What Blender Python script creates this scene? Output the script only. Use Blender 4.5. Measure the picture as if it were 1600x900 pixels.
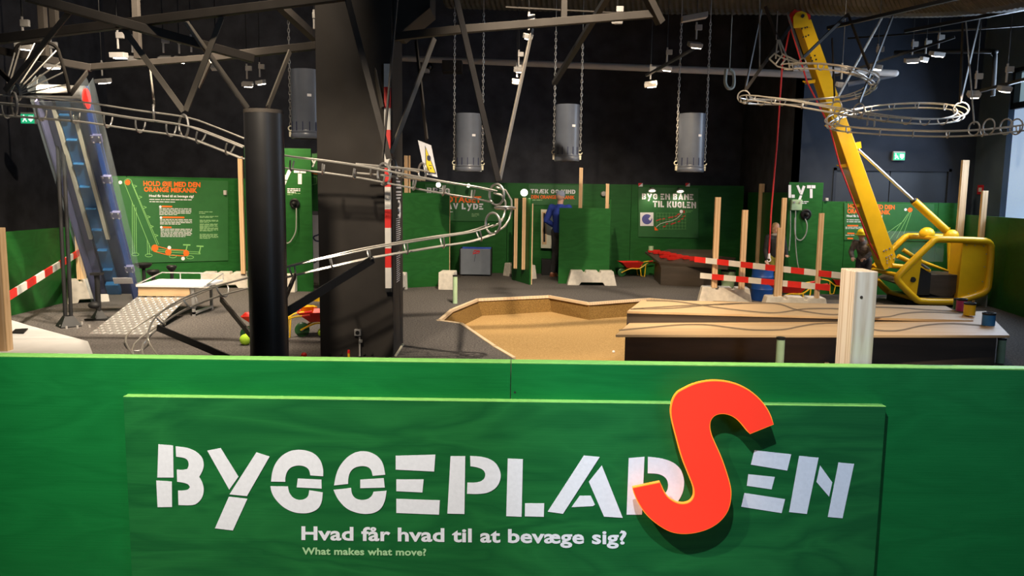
import bpy, bmesh, math, random
from mathutils import Vector, Matrix, Quaternion
from mathutils.geometry import tessellate_polygon

for _o in list(bpy.data.objects):
    bpy.data.objects.remove(_o)
SC = bpy.context.scene
COL = SC.collection
random.seed(7)
V = Vector
PI = math.pi

# ------------------------------------------------------------------ camera
FPX, PITCH, ROLL, EYE = 1225.0, math.radians(7.0), 0.013, 1.7
_F = V((0, math.cos(PITCH), -math.sin(PITCH)))
_U = V((0, math.sin(PITCH), math.cos(PITCH)))
_R = V((1, 0, 0))
CR = _R*math.cos(ROLL) + _U*math.sin(ROLL)
CU = _U*math.cos(ROLL) - _R*math.sin(ROLL)
cam_d = bpy.data.cameras.new('camera')
cam = bpy.data.objects.new('camera', cam_d)
COL.objects.link(cam)
m = Matrix((CR, CU, -_F)).transposed().to_4x4()
m.translation = V((0, 0, EYE))
cam.matrix_world = m
cam_d.sensor_width = 36.0
cam_d.lens = 36.0*FPX/1600.0
cam_d.clip_start = 0.05
cam_d.clip_end = 100
SC.camera = cam

# ------------------------------------------------------------------ world, big lights, exposure
w = bpy.data.worlds.new('world'); SC.world = w
w.use_nodes = True
w.node_tree.nodes['Background'].inputs[0].default_value = (0.60, 0.70, 0.85, 1)
w.node_tree.nodes['Background'].inputs[1].default_value = 0.02
SC.view_settings.view_transform = 'Standard'
SC.view_settings.look = 'None'
SC.view_settings.exposure = 0.0
SC.view_settings.gamma = 1.0
SC.view_settings.use_curve_mapping = False
try:
    SC.cycles.use_denoising = True
    SC.cycles.max_bounces = 6
    SC.cycles.sample_clamp_indirect = 4.0
    SC.cycles.caustics_reflective = False
    SC.cycles.caustics_refractive = False
except Exception:
    pass

def area_light(name, loc, target, sx, sy, power, color):
    d = bpy.data.lights.new(name, 'AREA'); d.shape = 'RECTANGLE'; d.size = sx; d.size_y = sy
    d.energy = power; d.color = color
    o = bpy.data.objects.new(name, d); COL.objects.link(o)
    o.location = loc
    o.rotation_euler = (V(target)-V(loc)).to_track_quat('-Z', 'Y').to_euler()
    return o

def spot_light(name, loc, target, power, color=(1.0, 0.80, 0.55), cone=60, blend=0.6, r=0.05, parent=None):
    d = bpy.data.lights.new(name, 'SPOT'); d.energy = power; d.color = color
    d.spot_size = math.radians(cone); d.spot_blend = blend; d.shadow_soft_size = r
    o = bpy.data.objects.new(name, d); COL.objects.link(o)
    o.location = loc
    o.rotation_euler = (V(target)-V(loc)).to_track_quat('-Z', 'Y').to_euler()
    return o

WARM = (1.0, 0.78, 0.52)
WARM2 = (1.0, 0.84, 0.64)
COOL = (0.62, 0.78, 1.0)
# daylight from the window in the right wall (in view) and an added cool fill behind the camera
area_light('daylight_side_window', (8.0, 11.6, 2.9), (2.0, 10.5, 0.8), 2.6, 2.2, 190, COOL)
area_light('cool_front_fill', (5.2, -2.4, 2.4), (1.8, 3.2, 0.9), 2.0, 2.2, 85, (0.50, 0.70, 1.0))
# spotlights out of the picture; several hall spots are added to lift dim parts
spot_light('entrance_spot', (-1.55, 1.50, 3.45), (-0.95, 3.2, 0.50), 900, (1.0, 0.95, 0.84), 66, 0.9, 0.035)
spot_light('entrance_spot', (0.0, 1.25, 3.60), (1.15, 3.2, 0.78), 600, (0.70, 0.84, 1.0), 44, 0.8, 0.03)
spot_light('entrance_spot', (-0.5, 3.75, 3.9), (1.55, 3.35, 1.2), 620, WARM, 44, 0.8, 0.05)
spot_light('unseen_hall_spot', (-2.5, 7.7, 5.8), (-4.4, 9.8, 0.2), 2200, WARM2, 56, 0.8, 0.06)
spot_light('unseen_hall_spot', (-1.7, 6.3, 5.8), (-4.0, 9.0, 0.8), 650, WARM2, 60, 0.8, 0.06)  # added as moderate front light on the beams and track
spot_light('unseen_hall_spot', (-2.5, 4.6, 3.4), (-3.9, 8.0, 0.5), 330, WARM2, 52, 0.9, 0.06)
spot_light('unseen_hall_spot', (-2.0, 6.2, 5.4), (-5.2, 10.2, 1.2), 2500, WARM2, 40, 0.8, 0.06)
spot_light('unseen_hall_spot', (-2.0, 4.6, 3.5), (-1.35, 7.8, 1.1), 640, WARM2, 50, 0.9, 0.10)
spot_light('unseen_hall_spot', (0.8, 6.2, 5.8), (0.5, 10.2, 0.0), 2600, WARM2, 54, 0.8, 0.06)
spot_light('unseen_hall_spot', (2.6, 5.8, 5.6), (3.0, 8.2, 0.3), 720, WARM, 50, 0.8, 0.06)
spot_light('unseen_hall_spot', (2.2, 5.2, 3.4), (2.9, 8.0, 0.2), 600, WARM2, 50, 0.8, 0.06)
spot_light('unseen_hall_spot', (2.0, 6.4, 4.9), (3.6, 11.8, 0.9), 1100, WARM, 30, 0.8, 0.06)  # added to brighten the fronts of the barrier posts
spot_light('unseen_hall_spot', (0.4, 8.6, 5.6), (0.3, 13.6, 0.4), 1350, WARM2, 66, 0.8, 0.06)
spot_light('unseen_hall_spot', (5.4, 10.9, 5.4), (6.6, 12.5, 0.6), 480, WARM, 70, 0.8, 0.06)
spot_light('unseen_hall_spot', (3.2, 8.8, 5.6), (5.0, 12.5, 3.2), 380, WARM2, 30, 0.8, 0.06)
spot_light('unseen_hall_spot', (-1.6, 8.2, 5.8), (2.0, 12.8, 2.8), 170, WARM2, 60, 0.8, 0.06)
spot_light('unseen_hall_spot', (-4.6, 9.8, 5.7), (-6.8, 16.0, 2.4), 420, WARM2, 80, 0.9, 0.06)  # wall washer added to lift the dark back wall at the left
spot_light('unseen_hall_spot', (3.6, 7.2, 4.6), (4.7, 9.4, 2.6), 110, WARM2, 66, 0.8, 0.04)  # added to brighten the lower run of the spiral track
spot_light('unseen_hall_spot', (-2.6, 8.3, 5.2), (-3.0, 11.0, 2.7), 280, WARM2, 44, 0.8, 0.06)  # added to brighten the large hanging tube by the pillar

# ------------------------------------------------------------------ pixel helpers (reference frame 1600x900)
def ray(px, py):
    return _F*FPX + CR*(px-800) + CU*(450-py)
def P(px, py, Y):
    d = ray(px, py); return V((0, 0, EYE)) + d*(Y/d.y)
def FL(px, py, z=0.0):
    d = ray(px, py); return V((0, 0, EYE)) + d*((z-EYE)/d.z)
class Plane:
    """an upright or leaning board: a point and the normal towards the viewer"""
    def __init__(s, p, n):
        s.p = V(p); s.n = V(n).normalized()
        if s.n.y > 0: s.n = -s.n
    def hit(s, px, py, off=0.0):
        d = ray(px, py); o = V((0, 0, EYE)); q = s.p + s.n*off
        return o + d*((q-o).dot(s.n)/d.dot(s.n))

# ------------------------------------------------------------------ materials
def C(r, g, b):
    def f(c):
        c /= 255.0
        return c/12.92 if c <= 0.04045 else ((c+0.055)/1.055)**2.4
    return (f(r), f(g), f(b), 1)

def mat(name, col, rough=0.6, metal=0.0, scale=20.0, amt=0.12, bump=0.0, stretch=(1, 1, 1), spec=0.5, emit=None, estr=0.0, alpha=1.0, trans=0.0, ior=1.45, coat=0.0):
    M = bpy.data.materials.new(name); M.use_nodes = True
    nt = M.node_tree; b = nt.nodes['Principled BSDF']
    b.inputs['Roughness'].default_value = rough
    b.inputs['Metallic'].default_value = metal
    b.inputs['Specular IOR Level'].default_value = spec
    b.inputs['IOR'].default_value = ior
    b.inputs['Coat Weight'].default_value = coat
    b.inputs['Transmission Weight'].default_value = trans
    b.inputs['Alpha'].default_value = alpha
    tc = nt.nodes.new('ShaderNodeTexCoord'); mp = nt.nodes.new('ShaderNodeMapping')
    mp.inputs['Scale'].default_value = stretch
    nz = nt.nodes.new('ShaderNodeTexNoise'); nz.inputs['Scale'].default_value = scale; nz.inputs['Detail'].default_value = 4
    nt.links.new(tc.outputs['Object'], mp.inputs['Vector']); nt.links.new(mp.outputs['Vector'], nz.inputs['Vector'])
    rp = nt.nodes.new('ShaderNodeValToRGB')
    rp.color_ramp.elements[0].position = 0.3; rp.color_ramp.elements[1].position = 0.7
    lo = tuple(max(0, c*(1-amt)) for c in col[:3]); hi = tuple(min(1, c*(1+amt)) for c in col[:3])
    rp.color_ramp.elements[0].color = (*lo, 1); rp.color_ramp.elements[1].color = (*hi, 1)
    nt.links.new(nz.outputs['Fac'], rp.inputs['Fac']); nt.links.new(rp.outputs['Color'], b.inputs['Base Color'])
    if bump:
        bp = nt.nodes.new('ShaderNodeBump'); bp.inputs['Strength'].default_value = bump; bp.inputs['Distance'].default_value = 0.01
        nt.links.new(nz.outputs['Fac'], bp.inputs['Height']); nt.links.new(bp.outputs['Normal'], b.inputs['Normal'])
    if emit:
        b.inputs['Emission Color'].default_value = emit; b.inputs['Emission Strength'].default_value = estr
    return M

def wood_mat(name, c1, c2, scale=6.0, axis=2, rough=0.55, dist=2.0, detail=3.0, bands=14.0):
    """sawn timber: stretched growth rings along one axis"""
    M = bpy.data.materials.new(name); M.use_nodes = True
    nt = M.node_tree; b = nt.nodes['Principled BSDF']; b.inputs['Roughness'].default_value = rough
    tc = nt.nodes.new('ShaderNodeTexCoord'); mp = nt.nodes.new('ShaderNodeMapping')
    s = [1, 1, 1]; s[axis] = 0.12; mp.inputs['Scale'].default_value = s
    nt.links.new(tc.outputs['Object'], mp.inputs['Vector'])
    wv = nt.nodes.new('ShaderNodeTexWave'); wv.wave_type = 'RINGS'; wv.rings_direction = 'XYZ'[axis]
    wv.inputs['Scale'].default_value = bands; wv.inputs['Distortion'].default_value = dist
    wv.inputs['Detail'].default_value = detail; wv.inputs['Detail Scale'].default_value = scale
    nt.links.new(mp.outputs['Vector'], wv.inputs['Vector'])
    rp = nt.nodes.new('ShaderNodeValToRGB'); rp.color_ramp.elements[0].color = c1; rp.color_ramp.elements[1].color = c2
    nt.links.new(wv.outputs['Fac'], rp.inputs['Fac']); nt.links.new(rp.outputs['Color'], b.inputs['Base Color'])
    return M

def ply_mat(name, c1, c2, rough=0.45):
    """painted plywood: broad flowing veneer figure and a fine horizontal grain under the paint"""
    M = bpy.data.materials.new(name); M.use_nodes = True
    nt = M.node_tree; b = nt.nodes['Principled BSDF']; b.inputs['Roughness'].default_value = rough
    b.inputs['Specular IOR Level'].default_value = 0.2
    tc = nt.nodes.new('ShaderNodeTexCoord')
    mp = nt.nodes.new('ShaderNodeMapping'); mp.inputs['Scale'].default_value = (0.55, 1, 2.4)
    nt.links.new(tc.outputs['Object'], mp.inputs['Vector'])
    nz = nt.nodes.new('ShaderNodeTexNoise'); nz.inputs['Scale'].default_value = 2.2; nz.inputs['Detail'].default_value = 3; nz.inputs['Distortion'].default_value = 0.8
    nt.links.new(mp.outputs['Vector'], nz.inputs['Vector'])
    mu = nt.nodes.new('ShaderNodeMath'); mu.operation = 'MULTIPLY'; mu.inputs[1].default_value = 9.0
    nt.links.new(nz.outputs['Fac'], mu.inputs[0])
    fr = nt.nodes.new('ShaderNodeMath'); fr.operation = 'PINGPONG'; fr.inputs[1].default_value = 1.0
    nt.links.new(mu.outputs[0], fr.inputs[0])
    mp2 = nt.nodes.new('ShaderNodeMapping'); mp2.inputs['Scale'].default_value = (4, 4, 160)
    nt.links.new(tc.outputs['Object'], mp2.inputs['Vector'])
    n2 = nt.nodes.new('ShaderNodeTexNoise'); n2.inputs['Scale'].default_value = 1.0; n2.inputs['Detail'].default_value = 2
    nt.links.new(mp2.outputs['Vector'], n2.inputs['Vector'])
    rp = nt.nodes.new('ShaderNodeValToRGB'); rp.color_ramp.elements[0].color = c1; rp.color_ramp.elements[1].color = c2
    nt.links.new(fr.outputs[0], rp.inputs['Fac']); nt.links.new(rp.outputs['Color'], b.inputs['Base Color'])
    bp = nt.nodes.new('ShaderNodeBump'); bp.inputs['Strength'].default_value = 0.12; bp.inputs['Distance'].default_value = 0.004
    nt.links.new(n2.outputs['Fac'], bp.inputs['Height']); nt.links.new(bp.outputs['Normal'], b.inputs['Normal'])
    return M

def speckle_mat(name, c1, c2, scale, rough=0.95, bump=0.4):
    M = bpy.data.materials.new(name); M.use_nodes = True
    nt = M.node_tree; b = nt.nodes['Principled BSDF']; b.inputs['Roughness'].default_value = rough
    b.inputs['Specular IOR Level'].default_value = 0.15
    tc = nt.nodes.new('ShaderNodeTexCoord')
    nz = nt.nodes.new('ShaderNodeTexNoise'); nz.inputs['Scale'].default_value = scale; nz.inputs['Detail'].default_value = 5; nz.inputs['Roughness'].default_value = 0.8
    nt.links.new(tc.outputs['Object'], nz.inputs['Vector'])
    rp = nt.nodes.new('ShaderNodeValToRGB'); rp.color_ramp.elements[0].position = 0.38; rp.color_ramp.elements[1].position = 0.66
    rp.color_ramp.elements[0].color = c1; rp.color_ramp.elements[1].color = c2
    nt.links.new(nz.outputs['Fac'], rp.inputs['Fac']); nt.links.new(rp.outputs['Color'], b.inputs['Base Color'])
    bp = nt.nodes.new('ShaderNodeBump'); bp.inputs['Strength'].default_value = bump; bp.inputs['Distance'].default_value = 0.01
    nt.links.new(nz.outputs['Fac'], bp.inputs['Height']); nt.links.new(bp.outputs['Normal'], b.inputs['Normal'])
    return M

def glass_mat(name, tint, mix=0.055, rough=0.03):
    """clear acrylic sheet: mostly see-through with a glossy skin"""
    M = bpy.data.materials.new(name); M.use_nodes = True
    nt = M.node_tree; out = nt.nodes['Material Output']; b = nt.nodes['Principled BSDF']
    b.inputs['Roughness'].default_value = rough; b.inputs['Base Color'].default_value = tint
    tr = nt.nodes.new('ShaderNodeBsdfTransparent'); tr.inputs[0].default_value = (0.93, 0.95, 0.97, 1)
    fz = nt.nodes.new('ShaderNodeTexNoise'); fz.inputs['Scale'].default_value = 7
    mr = nt.nodes.new('ShaderNodeMapRange'); mr.inputs['To Min'].default_value = mix*0.5; mr.inputs['To Max'].default_value = mix*1.5
    nt.links.new(fz.outputs['Fac'], mr.inputs['Value'])
    mx = nt.nodes.new('ShaderNodeMixShader')
    nt.links.new(mr.outputs[0], mx.inputs[0]); nt.links.new(tr.outputs[0], mx.inputs[1]); nt.links.new(b.outputs[0], mx.inputs[2])
    nt.links.new(mx.outputs[0], out.inputs['Surface'])
    return M

MT = {}
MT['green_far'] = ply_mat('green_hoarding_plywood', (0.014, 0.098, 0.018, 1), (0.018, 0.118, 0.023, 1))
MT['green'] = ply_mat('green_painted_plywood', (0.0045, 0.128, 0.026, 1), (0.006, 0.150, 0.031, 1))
MT['green_sign'] = ply_mat('green_sign_plywood', (0.007, 0.098, 0.024, 1), (0.013, 0.142, 0.033, 1))
MT['lit_green_edge'] = mat('green_edge_lightened', (0.22, 0.50, 0.11, 1), 0.5, scale=30)  # top edge colour lightened to carry the strong light from above
MT['green_board'] = mat('green_poster_board', (0.022, 0.125, 0.030, 1), 0.5, scale=8, amt=0.06)
MT['white_paint'] = mat('white_letter_paint', (0.78, 0.77, 0.80, 1), 0.6, scale=60, amt=0.04, bump=0.05)
MT['pale_green'] = mat('pale_green_print', C(165, 205, 150), 0.6, scale=50, amt=0.05)
MT['line_green'] = mat('light_green_line_print', C(130, 190, 110), 0.6, scale=50, amt=0.05)
MT['orange_print'] = mat('orange_print', C(255, 105, 20), 0.55, scale=50, amt=0.04)
MT['red_s'] = mat('lit_red_acrylic_face', (0.95, 0.045, 0.02, 1), 0.35, scale=3, amt=0.03, emit=(1.0, 0.040, 0.018, 1), estr=0.42)
MT['orange_s'] = mat('lit_orange_acrylic_edge', (1.0, 0.30, 0.02, 1), 0.35, scale=3, amt=0.03, emit=(1.0, 0.22, 0.02, 1), estr=0.9)
MT['carpet'] = speckle_mat('dark_speckled_carpet', C(52, 50, 50), C(126, 120, 116), 48, 0.98, 0.3)
MT['sand'] = speckle_mat('sand_coloured_granulate', C(158, 124, 76), C(210, 174, 118), 60, 0.95, 0.35)
MT['granulate'] = speckle_mat('brown_rubber_granulate', C(96, 72, 36), C(150, 116, 64), 70, 0.95, 0.35)
MT['black_wall'] = mat('matt_black_wall_paint', (0.066, 0.066, 0.076, 1), 0.9, scale=3, amt=0.25, spec=0.1)
MT['blue_wall'] = mat('dark_blue_grey_wall_paint', (0.030, 0.037, 0.052, 1), 0.85, scale=3, amt=0.12, spec=0.15)
MT['blue_wall2'] = mat('blue_grey_wall_paint', (0.075, 0.105, 0.150, 1), 0.85, scale=3, amt=0.1, spec=0.15)
MT['door'] = mat('dark_door_lacquer', (0.020, 0.026, 0.038, 1), 0.5, scale=4, amt=0.1)
MT['pillar'] = mat('charcoal_pillar_board', (0.036, 0.031, 0.027, 1), 0.75, scale=2.5, amt=0.22, spec=0.3)
MT['black_steel'] = mat('black_powder_coat', (0.012, 0.012, 0.013, 1), 0.40, scale=8, amt=0.1)
MT['black_matt'] = mat('black_matt_plastic', (0.012, 0.012, 0.013, 1), 0.6, scale=8, amt=0.1)
MT['steel'] = mat('stainless_steel_rod', (0.78, 0.74, 0.67, 1), 0.30, 0.55, scale=15, amt=0.08)
MT['steel_dull'] = mat('dull_galvanised_steel', (0.46, 0.45, 0.44, 1), 0.42, 0.6, scale=10, amt=0.12)
MT['steel_beam'] = mat('grey_steel_section', (0.042, 0.036, 0.031, 1), 0.6, 0.0, scale=6, amt=0.15, spec=0.2)
MT['brace_steel'] = mat('bare_steel_brace', (0.17, 0.15, 0.125, 1), 0.5, 0.2, scale=6, amt=0.12)
MT['brown_beam'] = mat('dark_flat_steel_bar', (0.040, 0.034, 0.030, 1), 0.5, 0.3, scale=6, amt=0.15)
MT['duct'] = mat('ribbed_galvanised_duct', (0.085, 0.077, 0.066, 1), 0.55, 0.4, scale=5, amt=0.2)
MT['pipe'] = mat('white_pipe_paint', (0.62, 0.58, 0.56, 1), 0.5, scale=6, amt=0.05)
MT['lamp'] = mat('white_lamp_housing', (0.42, 0.40, 0.38, 1), 0.5, scale=20, amt=0.05)
MT['glow'] = mat('lit_lamp_lens', (1, 0.93, 0.8, 1), 0.4, emit=(1.0, 0.90, 0.74, 1), estr=14.0)
MT['tube'] = mat('blue_grey_plastic_tube', (0.115, 0.130, 0.165, 1), 0.33, scale=5, amt=0.08)
MT['pine'] = wood_mat('planed_pine', (0.62, 0.39, 0.20, 1), (0.76, 0.53, 0.31, 1), 3.0, 2)
MT['pine_block'] = wood_mat('fresh_pine_block', (0.58, 0.40, 0.25, 1), (0.78, 0.62, 0.45, 1), 2.5, 2, 0.6, 1.5, 2.0, 22.0)
MT['ply'] = wood_mat('birch_plywood_top', (0.58, 0.39, 0.21, 1), (0.64, 0.45, 0.25, 1), 2.0, 0, 0.5, 1.5, 2.0, 5.0)
MT['rim_wood'] = wood_mat('pale_pit_rim_timber', (0.70, 0.52, 0.33, 1), (0.80, 0.63, 0.43, 1), 3.0, 0)
MT['dark_ply'] = mat('dark_film_faced_plywood', (0.070, 0.052, 0.038, 1), 0.5, scale=3, amt=0.25, stretch=(0.4, 1, 3))
MT['groove'] = mat('milled_groove', (0.20, 0.14, 0.08, 1), 0.8, scale=20)
MT['concrete'] = mat('light_concrete', (0.68, 0.63, 0.55, 1), 0.9, scale=12, amt=0.14, bump=0.25)
MT['red'] = mat('red_gloss_paint', (0.72, 0.025, 0.018, 1), 0.35, scale=10, amt=0.06)
MT['stripe_red'] = mat('red_stripe_paint', (0.78, 0.028, 0.022, 1), 0.5, scale=10, amt=0.06)
MT['stripe_white'] = mat('white_stripe_paint', (0.80, 0.76, 0.70, 1), 0.5, scale=10, amt=0.05)
MT['yellow'] = mat('yellow_crane_lacquer', (0.78, 0.46, 0.012, 1), 0.30, scale=6, amt=0.06, coat=0.2)
MT['yellow_pl'] = mat('yellow_plastic', (0.90, 0.56, 0.02, 1), 0.35, scale=8, amt=0.05)
MT['chrome'] = mat('chromed_rod', (0.85, 0.83, 0.80, 1), 0.2, 0.7, scale=5, amt=0.03)
MT['rope'] = mat('red_rope', (0.55, 0.03, 0.03, 1), 0.8, scale=80, amt=0.2)
MT['belt_blue'] = mat('blue_conveyor_belt', (0.018, 0.135, 0.33, 1), 0.45, scale=5, amt=0.12)
MT['belt_navy'] = mat('navy_side_panel', (0.014, 0.045, 0.20, 1), 0.35, scale=4, amt=0.1)
MT['panel_violet'] = mat('violet_grey_side_panel', (0.13, 0.13, 0.24, 1), 0.4, scale=4, amt=0.1)
MT['cream'] = mat('cream_strip', (0.72, 0.68, 0.52, 1), 0.5, scale=8, amt=0.05)
MT['acrylic'] = glass_mat('clear_acrylic', (0.75, 0.85, 0.9, 1))
MT['alu'] = mat('aluminium_plate', (0.55, 0.53, 0.50, 1), 0.36, 0.75, scale=12, amt=0.08)
MT['white_cloth'] = mat('white_tarpaulin', (0.78, 0.77, 0.76, 1), 0.6, scale=7, amt=0.04, bump=0.15)
MT['grey_box'] = mat('grey_lacquered_box', (0.22, 0.25, 0.30, 1), 0.4, scale=4, amt=0.08)
MT['blue_in'] = mat('blue_lining', (0.05, 0.12, 0.62, 1), 0.5, scale=6, amt=0.1)
MT['can_green'] = mat('pale_green_tin', (0.42, 0.58, 0.36, 1), 0.4, scale=10, amt=0.06)
MT['can_blue'] = mat('blue_tin', (0.03, 0.19, 0.50, 1), 0.3, scale=10, amt=0.06)
MT['can_yellow'] = mat('yellow_tin', (0.86, 0.52, 0.015, 1), 0.3, scale=10, amt=0.06)
MT['can_pink'] = mat('magenta_tin', (0.42, 0.03, 0.14, 1), 0.3, scale=10, amt=0.06)
MT['can_dgreen'] = mat('dark_green_tin', (0.03, 0.12, 0.04, 1), 0.3, scale=10, amt=0.06)
MT['barrel'] = mat('blue_barrel_plastic', (0.015, 0.075, 0.33, 1), 0.4, scale=6, amt=0.12)
MT['ball'] = mat('tennis_ball_felt', (0.42, 0.68, 0.04, 1), 0.9, scale=60, amt=0.12)
MT['skin'] = mat('skin', (0.62, 0.36, 0.26, 1), 0.55, scale=20, amt=0.05)
MT['hair'] = mat('blond_hair', (0.42, 0.28, 0.14, 1), 0.7, scale=40, amt=0.25)
MT['sweater'] = mat('royal_blue_knit', (0.025, 0.055, 0.36, 1), 0.85, scale=50, amt=0.12)
MT['cap'] = mat('grey_blue_knit_cap', (0.30, 0.33, 0.44, 1), 0.85, scale=50, amt=0.12)
MT['jeans'] = mat('dark_grey_jeans', (0.045, 0.043, 0.048, 1), 0.85, scale=50, amt=0.25)
MT['shoe'] = mat('brown_shoe', (0.30, 0.10, 0.05, 1), 0.6, scale=30, amt=0.1)
MT['shoe_dark'] = mat('dark_wood_knot', (0.05, 0.025, 0.015, 1), 0.7, scale=60)
MT['jacket'] = mat('black_child_jacket', (0.02, 0.02, 0.022, 1), 0.7, scale=20, amt=0.2)
MT['scarf'] = mat('grey_striped_scarf', (0.32, 0.30, 0.29, 1), 0.9, scale=8, amt=0.6, stretch=(1, 1, 6))
MT['olive'] = mat('olive_yellow_trousers', (0.26, 0.24, 0.04, 1), 0.85, scale=20, amt=0.15)
MT['plaid'] = mat('grey_brown_check_shirt', (0.17, 0.14, 0.12, 1), 0.85, scale=14, amt=0.6)
MT['helmet'] = mat('yellow_hard_hat', (0.80, 0.62, 0.02, 1), 0.35, scale=5, amt=0.04)
MT['wire'] = mat('grey_cable', (0.35, 0.37, 0.33, 1), 0.6, scale=20)
MT['sign_yellow'] = mat('yellow_warning_print', (0.90, 0.66, 0.01, 1), 0.5, scale=10, amt=0.03)
MT['exit'] = mat('lit_green_exit_face', (0.02, 0.40, 0.18, 1), 0.5, emit=(0.02, 0.50, 0.22, 1), estr=0.8)
MT['exit_w'] = mat('lit_white_exit_mark', (0.9, 1, 0.95, 1), 0.5, emit=(0.75, 1, 0.88, 1), estr=1.0)
MT['blind'] = mat('daylit_window_blind', (0.40, 0.52, 0.66, 1), 0.8, scale=30, amt=0.04, emit=(0.36, 0.50, 0.72, 1), estr=0.80)
MT['glazing'] = mat('daylit_window_glass', (0.25, 0.36, 0.40, 1), 0.3, scale=2, amt=0.15, emit=(0.28, 0.42, 0.50, 1), estr=0.62)
MT['grey_print'] = mat('grey_printed_sheet', (0.40, 0.40, 0.44, 1), 0.6, scale=5, amt=0.08)
MT['squiggle'] = mat('dark_blue_print', (0.02, 0.025, 0.07, 1), 0.6, scale=5)
MT['blue_print'] = mat('blue_violet_print', (0.09, 0.10, 0.34, 1), 0.6, scale=5)
MT['dark_glass'] = mat('black_screen', (0.01, 0.01, 0.012, 1), 0.15, scale=5)
MT['logo_red'] = mat('red_sticker', (0.65, 0.02, 0.03, 1), 0.5, scale=5)

# ------------------------------------------------------------------ mesh builder
def frame_of(d):
    d = V(d).normalized()
    a = V((0, 0, 1)) if abs(d.z) < 0.9 else V((1, 0, 0))
    x = d.cross(a).normalized(); y = d.cross(x).normalized()
    return x, y

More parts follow.
